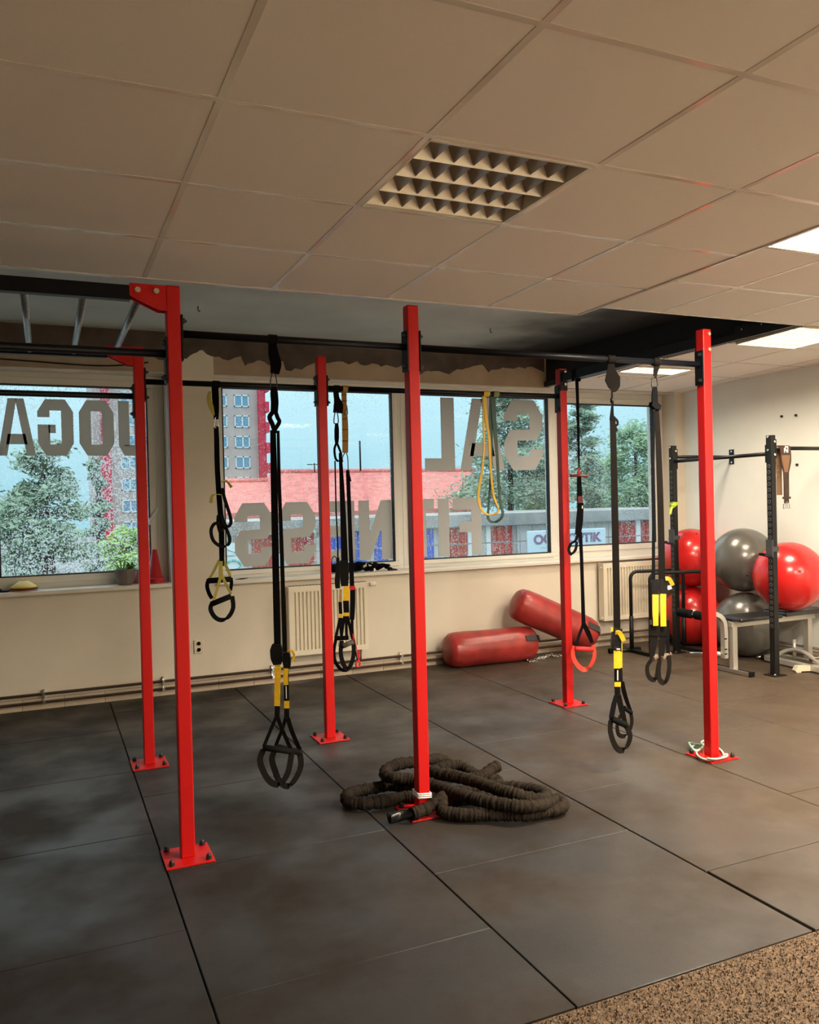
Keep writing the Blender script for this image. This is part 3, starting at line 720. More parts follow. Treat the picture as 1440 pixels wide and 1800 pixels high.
# --- strap on the back bar by the pier
S = Strap('suspension_trainer', BY, 380, 'black suspension trainer with yellow-green straps and two handles against the wall between windows', group='suspension trainers on the rig')
S.wrap(378, 12, m_strap)
S.rib('anchor_strap', [(378, 680), (379, 700), (380, 720), (380, 737)], [12, 12, 10, 8], m_strap, n=3, th=.006)
S.rib('yellow_tag', [(369, 688, -.01), (367, 700, -.02), (371, 715, -.02), (376, 730, -.01)], [4, 8, 9, 3], m_lime, n=4)
S.carab(380, 734, 752, 3.5, m_chrome)
S.rib('webbing', [(380, 750), (381, 775), (382, 820), (385, 870), (389, 925), (390, 995)], [8, 9, 9, 9, 10, 8], m_strap, n=4, th=.006)
S.rib('yellow_tail', [(389, 847, -.02), (397, 845, -.03), (403, 851, -.03), (407, 857, -.03)], [3, 3, 4, 6], m_lime, n=4)
S.rib('yellow_tail', [(390, 870, -.02), (381, 869, -.03), (373, 872, -.03), (371, 884, -.03)], [3, 3, 5, 6], m_lime, n=4)
S.rib('loose_loop', [(390, 858, -.02), (396, 880, -.03), (404, 905, -.03), (406, 919, -.03), (400, 926, -.03), (393, 918, -.03), (390, 905, -.02)], 6, m_strap, SKEW, n=4)
S.rib('loose_loop', [(389, 922, -.02), (378, 920, -.03), (371, 932, -.03), (375, 950, -.03), (388, 960, -.03), (400, 958, -.03), (404, 948, -.03), (398, 930, -.02), (391, 924, -.02)], 6, m_strap, SKEW, n=4)
S.rib('adjuster_buckle', [(387, 905), (388, 920), (389, 935)], [10, 14, 9], m_black, n=2, th=.03)
S.rib('yellow_strap', [(389, 985), (388, 1000), (389, 1018)], [6, 7, 8], m_lime, n=2)
for a in ([(386, 984, .05), (376, 1004, .06), (368, 1018, .06)], [(392, 984, .05), (400, 1000, .06), (405, 1014, .06)], [(388, 1014), (382, 1035), (375, 1058)], [(391, 1014), (398, 1028), (406, 1044)]):
    S.rib('yellow_strap', a, 5, m_lime, n=2)
S.tub('foam_handle', [(366, 1021, .06), (406, 1018, .06)], 5, m_foam, k8=14)
S.tub('foam_handle', [(374, 1061), (406, 1048)], 5, m_foam, k8=14)
S.rib('foot_loop', [(367, 1018, .06), (364, 1030, .06), (368, 1044, .06), (373, 1052, .06)], 7, m_strap, n=3)
S.rib('foot_loop', [(406, 1016, .06), (407, 1026, .06), (405, 1038, .06)], 6, m_strap, n=3)
S.rib('foot_loop', [(374, 1058), (370, 1070), (377, 1084), (389, 1090), (402, 1084), (410, 1068), (408, 1048)], 8, m_strap, SKEW, n=3)

# --- two straps on the back bar right of the middle back post
S = Strap('suspension_trainer', BY, 593, 'black suspension trainer with yellow bands crowded beside the middle back post', group='suspension trainers on the rig')
S.wrap(590, 10, m_strap)
S.rib('anchor_strap', [(590, 684), (592, 700), (595, 712), (594, 726)], [9, 10, 17, 17], m_strap, n=3, th=.006)
S.carab(591, 724, 745, 4)
S.rib('padded_loop', [(592, 744), (592, 755), (592, 770), (592, 781)], [5, 8, 8, 5], m_strap, n=3, th=.012)
S.rib('equaliser_loop', [(591, 780, -.01), (588, 790, -.02), (590, 806, -.02), (595, 811, -.02)], 4, m_strap, n=3)
S.rib('equaliser_loop', [(593, 780), (597, 790), (600, 800), (597, 812)], 4, m_strap, n=3)
S.rib('webbing', [(589, 810), (591, 900), (594, 960), (594, 1000)], 2.5, m_strap)
S.rib('webbing', [(598, 796), (600, 830), (603, 900), (607, 1020)], [5, 7, 10, 13], m_strap, n=3)
S.tub('loose_cord', [(594, 985, -.02), (589, 978, -.03), (584, 982, -.03), (583, 992, -.02)], .7, m_strap, n=4)
S.rib('adjuster_buckle', [(594, 980), (594, 1000), (593, 1020), (594, 1034)], [5, 7, 9, 8], m_black, n=2, th=.02)
S.rib('adjuster_buckle', [(605, 985), (605, 1005), (606, 1030)], [14, 16, 12], m_black, n=2, th=.028)
S.rib('yellow_tab', [(609, 1031, -.015), (609, 1056, -.015)], 10, m_yel)
S.rib('black_label', [(608, 1056, -.012), (609, 1077, -.012)], 10, m_strap)
S.rib('yellow_tab', [(609, 1077, -.015), (609, 1083, -.015)], 10, m_yel)
S.rib('tan_tab', [(599, 1036, -.01), (598, 1058, -.01)], 4, m_tan)
S.rib('black_label', [(598, 1058, -.01), (599, 1079, -.01)], 6, m_strap)
S.rib('yellow_tab', [(599, 1079, -.012), (599, 1086, -.012)], 6, m_yel)
for a in ([(598, 1086), (594, 1104), (590, 1122)], [(600, 1086), (599, 1105), (601, 1122)], [(606, 1082), (603, 1100), (600, 1122)], [(611, 1082), (615, 1102), (620, 1124)], [(609, 1082), (609, 1110), (610, 1124)]):
    S.rib('handle_strap', a, 5, m_strap, n=2)
S.tub('foam_handle', [(590, 1122, .04), (612, 1121, .04)], 4, m_foam, k8=12)
S.tub('foam_handle', [(602, 1136), (621, 1128)], 4.5, mat('grey_foam', (.07, .065, .055), .8), k8=12)
S.rib('foot_loop', [(591, 1122, .04), (587, 1145, .04), (590, 1164, .04), (600, 1177, .04), (610, 1178, .04)], 6, m_strap, SKEW, n=3)
S.rib('foot_loop', [(601, 1126), (599, 1148), (604, 1168), (611, 1176), (618, 1166), (622, 1148), (621, 1126)], 8, m_strap, SKEW, n=3)

S = Strap('suspension_trainer', BY, 606, 'black and red suspension trainer hung from a tan daisy-chain strap', group='suspension trainers on the rig')
S.wrap(604, 9, m_tan)
S.rib('daisy_chain', [(604, 682), (605, 700), (605, 728)], [9, 9, 9], m_tan, n=2, th=.006)
S.carab(608, 712, 730, 3)
S.rib('daisy_chain', [(606, 728), (607, 760), (607, 796)], [10, 11, 10], m_tan, n=3, th=.006)
for y in (694, 705, 736, 755, 775): S.rib('stitching', [(601.5, y, -.008), (610.5, y, -.008)], .9, m_strapb, wd=Vector((0,0,1)), th=.002)
S.tub('carabiner', [(607, 795), (604, 800), (602, 806), (603, 812)], .9, m_boltblack, n=3)
S.tub('carabiner', [(608, 795), (611, 802), (612, 815), (612, 826)], .9, m_boltblack, n=3)
S.rib('webbing', [(611, 826), (612, 840), (615, 920), (619, 1031)], [5, 7, 7, 8], m_strap, n=3)
S.rib('loose_end', [(611, 828, -.01), (614, 838, -.02), (617, 846, -.02)], [5, 4, 2], m_strap, n=2)
S.rib('red_tab', [(619, 1030, -.01), (620, 1037, -.01)], 10, m_redweb)
S.rib('padded_sleeve', [(620, 1036), (620, 1060), (619, 1089)], [9, 9, 8], m_strap, n=2, th=.018)
S.rib('webbing', [(619, 1089), (619, 1105), (620, 1118)], 5, m_strap)
S.rib('red_tab', [(621, 1114, -.01), (622, 1124, -.01)], 3, m_redweb)
S.rib('cord', [(621, 1122), (625, 1145), (629, 1164)], 2, m_strap); S.rib('cord', [(623, 1122), (628, 1145), (630, 1160)], 1.6, m_redweb)
S.tub('red_ring', [(626, 1166), (629, 1162), (633, 1165), (632, 1171), (627, 1172)], 1.5, m_redweb, 3, True)
S.rib('loose_end', [(631, 1142), (631, 1152), (632, 1162)], [4, 3, 3], m_redweb)

# --- resistance bands on the back bar
S = Strap('resistance_band', BY, 851, 'yellow loop resistance band hanging from the back bar', 'resistance band', 'loop bands on the back bar')
S.wrap(852, 12, m_tan if False else mat('yellow_latex', (.58, .36, .03), .45))
my_ = MATS['yellow_latex']
S.rib('band', [(852, 692), (853, 715), (855, 740), (860, 770), (863, 830), (868, 872), (876, 893), (873, 902), (858, 905), (845, 893), (841, 868), (847, 830), (851, 790), (850, 740), (851, 715), (850, 692)], [7, 6, 6, 6, 5, 5, 3, 4, 4, 5, 6, 5, 4, 5, 5, 7], my_, (CR*.8+CF*.6), n=3, th=.0045)
S = Strap('resistance_band', BY, 868, 'dark green loop resistance band hanging from the back bar', 'resistance band', 'loop bands on the back bar')
mg_ = mat('green_latex', (.022, .060, .045), .5)
S.wrap(869, 11, mat('olive_latex', (.16, .17, .06), .5))
S.rib('band', [(868, 690, .01), (867, 705, .01), (869, 740, .01), (874, 800, .01), (879, 880, .01), (884, 900, .01), (880, 912, .01), (868, 918, .01), (858, 910, .01), (860, 880, .01), (864, 800, .01), (863, 740, .01), (864, 705, .01), (866, 690, .01)], [7, 12, 10, 6, 5, 6, 6, 5, 5, 4, 4, 9, 9, 7], mg_, (CR*.8+CF*.6), n=3, th=.0045)

# --- strap on the cross bar by the right back post
CY = 4.98
S = Strap('pull_strap', CY, 1015, 'thin black strap with a red crosspiece and a red stirrup handle', group=None)
zt = 2.435; xx = PX[2]
MB().ribbon([(xx-.026, CY, zt-.05), (xx-.026, CY, zt+.034), (xx+.026, CY, zt+.034), (xx+.026, CY, zt-.05)], .035, (0,1,0), .003).build('bar_wrap', m_strap, S.root)
S.rib('webbing', [(1014, 664), (1016, 720), (1017, 770), (1018, 828)], [6, 5, 4, 2], m_strap, n=3)
S.rib('red_triangle', [(1018, 822), (1018, 834)], [2, 6], m_redweb, th=.004)
S.tub('crosspiece', [(1003, 836), (1033, 837)], 2.3, mat('dark_red_plastic', (.16, .01, .012), .4))
S.rib('sleeve', [(1018, 838), (1019, 870), (1021, 890)], [7, 9, 8], m_strap, n=2, th=.012)
S.rib('red_tab', [(1020, 872, -.01), (1021, 884, -.01)], 8, mat('dark_red_plastic', (0,0,0)))
S.rib('sleeve', [(1021, 884), (1019, 915), (1016, 940)], [10, 12, 10], m_strap, n=2, th=.010)
S.rib('print', [(1024, 889, -.012), (1024, 894, -.012)], 2, m_white, th=.001)
S.rib('loose_loop', [(1017, 936), (1012, 950), (1004, 956), (1000, 966), (1004, 974), (1012, 966), (1014, 952)], 6, m_strap, SKEW, n=3)
S.rib('webbing', [(1020, 935), (1022, 970), (1024, 1030), (1026, 1098)], [7, 6, 6, 7], m_strap, n=3)
S.rib('handle_strap', [(1026, 1096), (1019, 1115), (1012, 1136)], [5, 5, 5], m_strap, n=2)
S.rib('handle_strap', [(1026, 1096, -.01), (1034, 1112, -.01), (1041, 1130, -.01)], [7, 9, 6], m_strap, n=2)
S.tub('red_handle', [(1010, 1140), (1042, 1142)], 4.5, m_redweb, k8=14)
mo_ = mat('orange_red_webbing', (.72, .045, .025), .5)
S.rib('red_stirrup', [(1010, 1136), (1007, 1150), (1013, 1166), (1026, 1177), (1038, 1170), (1045, 1153), (1043, 1134)], 9, mo_, SKEW, n=3)

# --- strap nearest the right front post, wide anchor block
S = Strap('suspension_trainer', FY, 1080, 'black suspension trainer with single yellow tab and a diamond-shaped anchor pad', group='suspension trainers on the rig')
S.wrap(1073, 16, m_strapb)
S.rib('anchor_pad', [(1074, 640), (1075, 652), (1077, 666), (1080, 680), (1080, 689)], [11, 15, 27, 20, 4], m_strapb, n=3, th=.012)
S.rib('webbing', [(1076, 686), (1076, 700), (1077, 712)], [3, 3, 4], m_strap)
S.tub('swivel', [(1076, 700), (1076, 708)], 3, m_black)
S.rib('webbing', [(1077, 708), (1076, 725), (1076, 738)], [3, 6, 9], m_strap, n=2)
S.rib('equaliser_loop', [(1078, 735), (1084, 738), (1086, 745), (1082, 750), (1085, 758)], 5, m_strap, SKEW, n=3)
S.rib('webbing', [(1077, 732), (1079, 800), (1081, 900), (1083, 1000), (1085, 1112)], [10, 11, 12, 12, 12], m_strapb, n=3)
S.rib('adjuster_buckle', [(1086, 1104), (1084, 1116), (1083, 1132), (1086, 1146)], [15, 16, 17, 12], m_black, n=2, th=.034)
S.rib('yellow_flap', [(1082, 1112, -.03), (1090, 1113, -.035), (1097, 1127, -.035)], 8, m_yel, wd=(CR*.9+Vector((0,0,.35))), n=3)
S.rib('yellow_tail', [(1076, 1103, -.02), (1076, 1110, -.02)], 4, m_yel)
S.rib('buckle_bar', [(1083, 1141, -.02), (1089, 1141, -.02)], 4, m_chrome, th=.006)
S.rib('yellow_tab', [(1092, 1130, -.006), (1092, 1183, -.006)], 4, m_yel)
S.rib('yellow_tab', [(1085, 1144, -.018), (1085, 1175, -.018)], 12, m_yel)
lb = S.rib('black_label', [(1087, 1174, -.010), (1088, 1200, -.010)], 14, m_strapb)
S.rib('label_print', [(1086, 1178, -.016), (1086, 1196, -.016)], 2, m_white, th=.001, parent=lb)
S.rib('yellow_tab', [(1086, 1199, -.018), (1086, 1207, -.018)], 11, m_yel)
S.rib('webbing', [(1085, 1146), (1085, 1200), (1086, 1224)], 10, m_strapb)
S.rib('webbing', [(1094, 1198, .04), (1097, 1215, .05), (1103, 1235, .07), (1110, 1252, .08)], [7, 8, 7, 5], m_strapb, n=3)
S.rib('handle_strap', [(1083, 1222), (1079, 1240), (1075, 1262)], [6, 9, 9], m_strap, n=2)
S.rib('handle_strap', [(1087, 1222), (1093, 1248), (1100, 1274)], [10, 10, 7], m_strapb, n=2)
S.tub('foam_handle', [(1075, 1263), (1101, 1275)], 5.5, m_foam, k8=14)
S.tub('foam_handle', [(1097, 1244, .08), (1110, 1253, .08)], 4, m_foam, k8=12)
S.rib('foot_loop', [(1074, 1266), (1073, 1285), (1080, 1308), (1090, 1319), (1102, 1312), (1108, 1296), (1105, 1284), (1101, 1276)], 11, m_strapb, SKEW, n=3)
S.rib('foot_loop', [(1097, 1248, .08), (1086, 1270, .08), (1087, 1290, .08), (1097, 1294, .08), (1107, 1284, .08), (1111, 1268, .08), (1109, 1252, .08)], 8, m_strapb, SKEW, n=3)

S = Strap('suspension_trainer', FY, 1152, 'black suspension trainer with two wide yellow tabs hanging just left of the right front post', group='suspension trainers on the rig')
S.wrap(1152, 13, m_strapb)
S.rib('anchor_strap', [(1155, 641), (1153, 652), (1151, 664)], [11, 8, 6], m_strapb, n=2, th=.006)
S.carab(1151, 662, 682, 5.5)
S.rib('padded_loop', [(1151, 680), (1151, 695), (1151, 712)], [7, 10, 11], m_strap, n=3, th=.016)
S.rib('knot', [(1144, 710), (1151, 713), (1159, 717)], [7, 13, 8], m_strap, Vector((0,0,1)), n=3, th=.03)
S.rib('webbing', [(1151, 722), (1149, 800), (1149, 900), (1149, 1020)], [4, 4, 5, 6], m_strap, n=3)
S.rib('webbing', [(1155, 720), (1158, 790), (1161, 880), (1164, 1020)], [7, 10, 11, 12], m_strapb, n=3)
S.rib('adjuster_buckle', [(1152, 1018), (1152, 1032), (1152, 1046)], [9, 11, 10], m_black, n=2, th=.028)
S.rib('adjuster_buckle', [(1166, 1018), (1166, 1030), (1166, 1046)], [12, 13, 11], m_black, n=2, th=.028)
S.rib('yellow_flap', [(1170, 1017, -.02), (1177, 1018, -.03), (1183, 1029, -.03)], 7, mat('orange_nylon', (.72, .36, .02), .55), wd=(CR*.9+Vector((0,0,.35))), n=3)
S.rib('white_tag', [(1176, 1029, -.02), (1178, 1036, -.02)], 7, m_white)
S.rib('yellow_tab', [(1152.5, 1045, -.018), (1152.5, 1072, -.022), (1153, 1100, -.018)], [10, 10, 9], m_yel, n=3)
S.rib('yellow_tab', [(1166, 1044, -.018), (1166, 1072, -.022), (1166.5, 1101, -.018)], [10, 10, 10], m_yel, n=3)
S.rib('padded_sleeve', [(1151, 1098), (1151, 1110), (1150, 1118)], [19, 19, 17], m_strapb, n=2, th=.012)
S.rib('padded_sleeve', [(1167, 1100), (1166, 1110), (1166, 1118)], [12, 12, 11], m_strapb, n=2, th=.012)
S.rib('handle_strap', [(1150, 1116), (1148, 1135), (1146, 1158)], [15, 12, 7], m_strapb, n=2)
S.rib('handle_strap', [(1166, 1116), (1164, 1135), (1162, 1158)], [11, 11, 9], m_strapb, n=2)
S.rib('handle_strap', [(1174, 1090, .03), (1174, 1125, .03), (1175, 1152, .03)], [6, 6, 6], m_strap, n=2)
S.tub('foam_handle', [(1147, 1158), (1164, 1150, .05)], 5, mat('brown_foam', (.13, .09, .06), .8), k8=12)
S.tub('foam_handle', [(1162, 1158), (1177, 1150, .05)], 5, mat('brown_foam', (0,0,0)), k8=12)
S.rib('foot_loop', [(1145, 1160), (1138, 1172), (1140, 1188), (1148, 1195), (1154, 1190), (1157, 1172), (1160, 1158)], 9, m_strapb, SKEW, n=3)
S.rib('foot_loop', [(1160, 1160), (1158, 1178), (1160, 1195), (1169, 1200), (1175, 1186), (1177, 1168), (1176, 1152)], 10, m_strapb, SKEW, n=3)
# ------------------------------------------------------------------ radiators, socket
def radiator(x0, x1, z0, z1, label, knob):
    y1 = WY-.045; y0 = y1-.085
    r_ = thing('radiator', ((x0+x1)/2, y1, z0), label, 'radiator', 'panel radiators under the sill')
    n = int((x1-x0-.06)/.0335); mb = MB(); fr = y0
    # fluted front sheet: one continuous profile
    xs = [(x0, fr), (x0+.028, fr)]; p = (x1-x0-.056)/n
    for i in range(n):
        a = x0+.028+i*p; xs += [(a+p*.30, fr), (a+p*.42, fr+.020), (a+p*.80, fr+.020), (a+p*.92, fr)]
    xs += [(x1-.028, fr), (x1, fr)]
    zt0, zt1 = z0+.045, z1-.045
    for (xa, ya), (xb, yb) in zip(xs, xs[1:]):
        mb.add([(xa, ya, zt0), (xb, yb, zt0), (xb, yb, zt1), (xa, ya, zt1)], [(0,1,2,3)])
    mb.box((x0, fr, z0), (x1, fr+.014, zt0)); mb.box((x0, fr, zt1), (x1, fr+.014, z1)); mb.box((x0, fr+.021, z0), (x1, fr+.024, z1))
    mb.build('front_panel', m_rad, r_)
    MB().box((x0+.004, y0+.05, z0+.01), (x1-.004, y1, z1-.01)).build('rear_panel', m_rad, r_)
    g_ = MB().box((x0, y0+.003, z1), (x1, y1, z1+.006)).build('top_grille', m_rad, r_)
    for i in range(int((x1-x0)/.03)):
        MB().box((x0+.012+i*.03, y0+.012, z1+.0055), (x0+.030+i*.03, y1-.015, z1+.0075)).build('grille_slot', m_blackpanel, g_)
    for xx in (x0-.004, x1):
        MB().box((xx, y0+.003, z0+.005), (xx+.004, y1, z1+.004)).build('side_cover', m_rad, r_)
    for xx, zz in ((x0-.012, z1-.04), (x0-.012, z0+.03)):
        MB().cyl((xx, y0+.03, zz), (xx+.012, y0+.03, zz), .013, 10).build('plug', m_chrome, r_)
    if knob:
        MB().cyl((x1+.004, y0+.03, z1-.02), (x1+.03, y0+.03, z1-.02), .010, 10).build('valve', m_chrome, r_)
        MB().lathe([(.014, 0), (.021, .012), (.021, .058), (.016, .064)], 14, (x1+.03, y0+.03, z1-.02), (1, 0, 0)).build('thermostat_knob', m_rad, r_)
    for zz in (z0+.03,):
        MB().tube([(x1-.06, y0+.04, z0), (x1-.06, y0+.045, .13)], .008, 8).build('feed_pipe', m_pipe, r_)
    return r_
radiator(1.895, 2.615, .235, .83, 'cream ribbed panel radiator behind the middle back post', True)
radiator(5.20, 5.95, .275, .86, 'cream ribbed panel radiator near the right corner behind the dip bars', False)
sa, sb = at(340, 1126, WY), at(358, 1147, WY)
sx, sz = (sa.x+sb.x)/2, (sa.z+sb.z)/2
so = thing('wall_socket', (sx, WY, sz), 'beige double wall socket low on the wall beside the left front post', 'socket')
MB().box((sx-.038, WY-.012, sz-.055), (sx+.038, WY, sz+.055)).build('cover_plate', m_cream, so, bevel=.004)
for dz in (-.026, .026):
    c_ = Vector((sx, WY-.012, sz+dz))
    k_ = MB().lathe([(.021, 0), (.021, .003), (.017, .003), (.016, -.006)], 18, c_, (0, -1, 0)).build('outlet', m_sill, so)
    for dx in (-.008, .008): MB().cyl(c_+Vector((dx, .004, 0)), c_+Vector((dx, -.0015, 0)), .0028, 8).build('hole', m_blackpanel, k_)

# ------------------------------------------------------------------ punch bags and chain
def bag(c0, c1, r, label, seedn):
    c0 = Vector(c0); c1 = Vector(c1); L_ = (c1-c0).length; ax = (c1-c0).normalized()
    t = thing('punch_bag', (c0+c1)/2-Vector((0, 0, r)), label, 'punch bag', 'red punch bags by the wall')
    rg = random.Random(seedn); n = 40; prof = [(0, 0), (.45, .004), (.78, .02), (.93, .05), (1.0, .10), (1.02, .25), (1.0, .5), (1.02, .75), (1.0, L_-.10), (.93, L_-.05), (.78, L_-.02), (.45, L_-.004), (0, L_)]
    zs = [p_[1] if i < 5 or i > 7 else L_*(.22, .5, .78)[i-5] for i, p_ in enumerate(prof)]
    x = ax.cross(Vector((0, 0, 1))).normalized(); y = ax.cross(x); vs = []; fs = []
    st = []
    for i in range(len(prof)-1):
        for q in range(3): st.append((prof[i][0]+(prof[i+1][0]-prof[i][0])*q/3, zs[i]+(zs[i+1]-zs[i])*q/3))
    st.append((0.001, L_)); st[0] = (.001, 0)
    for (pr, z) in st:
        for k in range(n):
            t_ = 2*math.pi*k/n; pl = 0
            edge = min(abs(z-.06), abs(z-(L_-.06)))
            if edge < .07: pl = .020*math.sin(t_*13+seedn)*(1-edge/.07)
            rr_ = r*(pr*(1+pl)+.012*math.sin(3*t_+z*5+seedn)*pr)
            vs.append(c0+ax*z+x*math.cos(t_)*rr_+y*math.sin(t_)*rr_)
    for i in range(len(st)-1):
        for k in range(n): fs.append((i*n+k, i*n+(k+1) % n, (i+1)*n+(k+1) % n, (i+1)*n+k))
    MB().add(vs, fs, True).build('bag_body', m_vinylred, t)
    return t, ax, x, y
b1a = Vector((3.33, 6.80, .165)); b1b = Vector((4.27, 6.78, .163))
t1, ax, xx_, yy_ = bag(b1a, b1b, .160, 'red vinyl punch bag lying flat on the mats under the window', 1)
dv = (Vector((-.25, -.72, .35))-ax*Vector((-.25, -.72, .35)).dot(ax)).normalized()
MB().ribbon([b1b-ax*.17+dv*.167, b1b-ax*.06+dv*.165, b1b-ax*.005+dv*.125], .055, ax.cross(dv), .006).build('strap_patch', m_vinylblack, t1)
b2a = at(897, 1078, 6.80); b2b = at(1030, 1128, 6.70)
b2a = Vector((4.055, 6.79, .57)); b2b = Vector((4.86, 6.62, .185))
t2, ax2, _, _ = bag(b2a, b2b, .158, 'red vinyl punch bag leaning on the other bag and the wall', 4)
dv = (Vector((.2, -.8, .3))-ax2*Vector((.2, -.8, .3)).dot(ax2)).normalized()
MB().ribbon([b2b-ax2*.17+dv*.165, b2b-ax2*.05+dv*.163, b2b+dv*.10], .06, ax2.cross(dv), .006).build('strap_patch', m_vinylblack, t2)
ch = thing('steel_chain', tuple(atz(960, 1155, 0)), 'short bright steel chain lying on the mats by the punch bags', 'chain')
cpts = catmull([atz(924, 1159, .012), atz(936, 1163, .012), atz(948, 1157, .012), atz(957, 1156, .012), atz(968, 1151, .012), atz(978, 1154, .012), atz(990, 1152, .012), atz(1000, 1152, .012)], 3)
for i in range(0, len(cpts)-1, 1):
    a, b = cpts[i], cpts[i+1]; d = (b-a).normalized(); mid = (a+b)/2
    sd = Vector((0, 0, 1)).cross(d) if i % 2 else (Vector((0, 0, 1))+Vector((0, 0, 1)).cross(d)*.4).normalized()
    sd.normalize(); el = (b-a).length*.62+.006
    MB().tube([mid+d*el*math.cos(t_)+sd*.015*math.sin(t_) for t_ in [2*math.pi*k/10 for k in range(10)]], .0042, 5, True).build('chain_link', mat('chain_steel', (.80, .79, .75), .25, .9), ch)

# ------------------------------------------------------------------ battle rope piled at the middle front post
def rp_(cx, cy, z): return atz(580+cx/3.27, 1300+cy/3.27, max(.031, z*.86))
ctrl = [(470,428,.050),(560,395,.060),(625,350,.090),(640,330,.10),(640,370,.075),(655,415,.045),(760,432,.042),(880,432,.042),(1000,432,.042),(1130,430,.042),(1240,415,.042),(1325,395,.044),(1345,365,.05),(1300,345,.06),(1235,372,.085),
 (1120,385,.10),(1000,372,.105),(880,352,.105),(760,320,.10),(680,292,.10),(600,262,.10),(470,228,.11),(370,220,.12),(318,205,.12),(330,170,.12),(400,140,.13),(490,128,.12),(600,112,.09),(660,120,.07),(680,150,.05),(620,170,.09),(600,192,.13),
 (720,212,.15),(850,245,.15),(960,285,.145),(1060,312,.14),(1150,335,.12),(1225,345,.10),(1240,315,.085),(1170,290,.07),(1080,275,.06),(980,270,.05),(880,268,.045),(740,300,.045),(600,300,.045),(470,280,.045),(350,262,.045),
 (250,280,.042),(150,300,.042),(98,325,.042),(110,362,.042),(220,368,.042),(340,350,.042),(440,330,.045),(560,330,.045),(700,352,.045),(820,338,.05),(900,325,.05),(950,290,.045),(965,235,.05),(900,222,.07),(820,195,.08),(760,155,.10),(690,150,.11),(640,165,.11),(680,195,.08),(790,225,.08),(880,205,.10),(930,170,.11),(968,150,.12)]
rope = thing('battle_rope', tuple(atz(760, 1400, 0)), 'thick dark brown sleeved battle rope piled around the middle front post', 'rope')
rpts = catmull([rp_(*q) for q in ctrl], 16)
def resample(pts, step):
    o = [pts[0]]; acc = 0
    for a, b in zip(pts, pts[1:]):
        d = (b-a).length
        if d < 1e-9: continue
        t_ = step-acc
        while t_ <= d: o.append(a.lerp(b, t_/d)); t_ += step
        acc = d-(t_-step)
    return o
rpts = resample(rpts, .0052)
rg = random.Random(2); RUF = [.0295+rg.uniform(-.0032, .0032)+.0016*math.sin(i*1.9) for i in range(len(rpts))]
PHS = [rg.uniform(-.5, .5) for _ in rpts]
m_rope = mat('brown_rope_sleeve', (.022, .016, .011), .9, spec=.15, noise=.3, nscale=30, bump=.6, bscale=140)
MB().tube(rpts, .038, 14, rf=lambda i, t_: RUF[i]+.0024*math.sin(4*t_+i*.7+PHS[i]*2)).build('sleeved_rope', m_rope, rope)
hpts = resample(catmull([rp_(340,452,.030), rp_(400,440,.034), rp_(480,424,.044), rp_(520,412,.05)], 12), .004)
MB().tube(hpts, .024, 18, rf=lambda i, t_: .019+.0085*abs(math.sin(1.5*t_+i*.11))).build('twisted_end_grip', mat('glossy_black_rubber', (.004, .004, .004), .28, spec=.35), rope)
MB().lathe([(.001, -.004), (.022, 0), (.022, .012)], 14, hpts[0], (hpts[2]-hpts[0])).build('end_cap', m_black, rope)

# ------------------------------------------------------------------ pale green cord coiled on the right front base plate
cord = thing('rubber_cord', (PX[2], FY, .01), 'pale mint rubber cord coiled around the foot of the right front post', 'cord')
def cc(x_, y_): return atz(1190+x_/12, 1290+y_/12, .016)
m_mint = mat('mint_rubber', (.34, .52, .40), .45)
q = [cc(430,360), cc(420,440), cc(520,530), cc(680,560), cc(860,545), cc(980,500), cc(980,430), cc(930,360), cc(830,290), cc(740, 260), cc(640,232), cc(520,240), cc(380,255), cc(320,300), cc(370,350), cc(470,360)]
MB().tube(catmull([p_+Vector((0, 0, .004)) for p_ in q], 6), .0065, 8).build('coil', m_mint, cord)
q = [cc(255,240), cc(310,245), cc(400,265), cc(500,280), cc(540,330), cc(470,385), cc(400,420), cc(340,370), cc(290,300)]
MB().tube(catmull([p_+Vector((0, 0, .014)) for p_ in q], 6, True), .006, 8, True).build('coil', m_mint, cord)
q = [cc(980,500), cc(1050,470), cc(1060,510), cc(960,550), cc(800,575), cc(640,560)]
MB().tube(catmull([p_+Vector((0, 0, .012)) for p_ in q], 6), .006, 8).build('coil', m_mint, cord)
q = [cc(560,215), cc(515,250), cc(540,310), cc(580,280)]
MB().tube(catmull([p_+Vector((0, 0, .020)) for p_ in q], 6), .006, 8).build('coil', m_mint, cord)

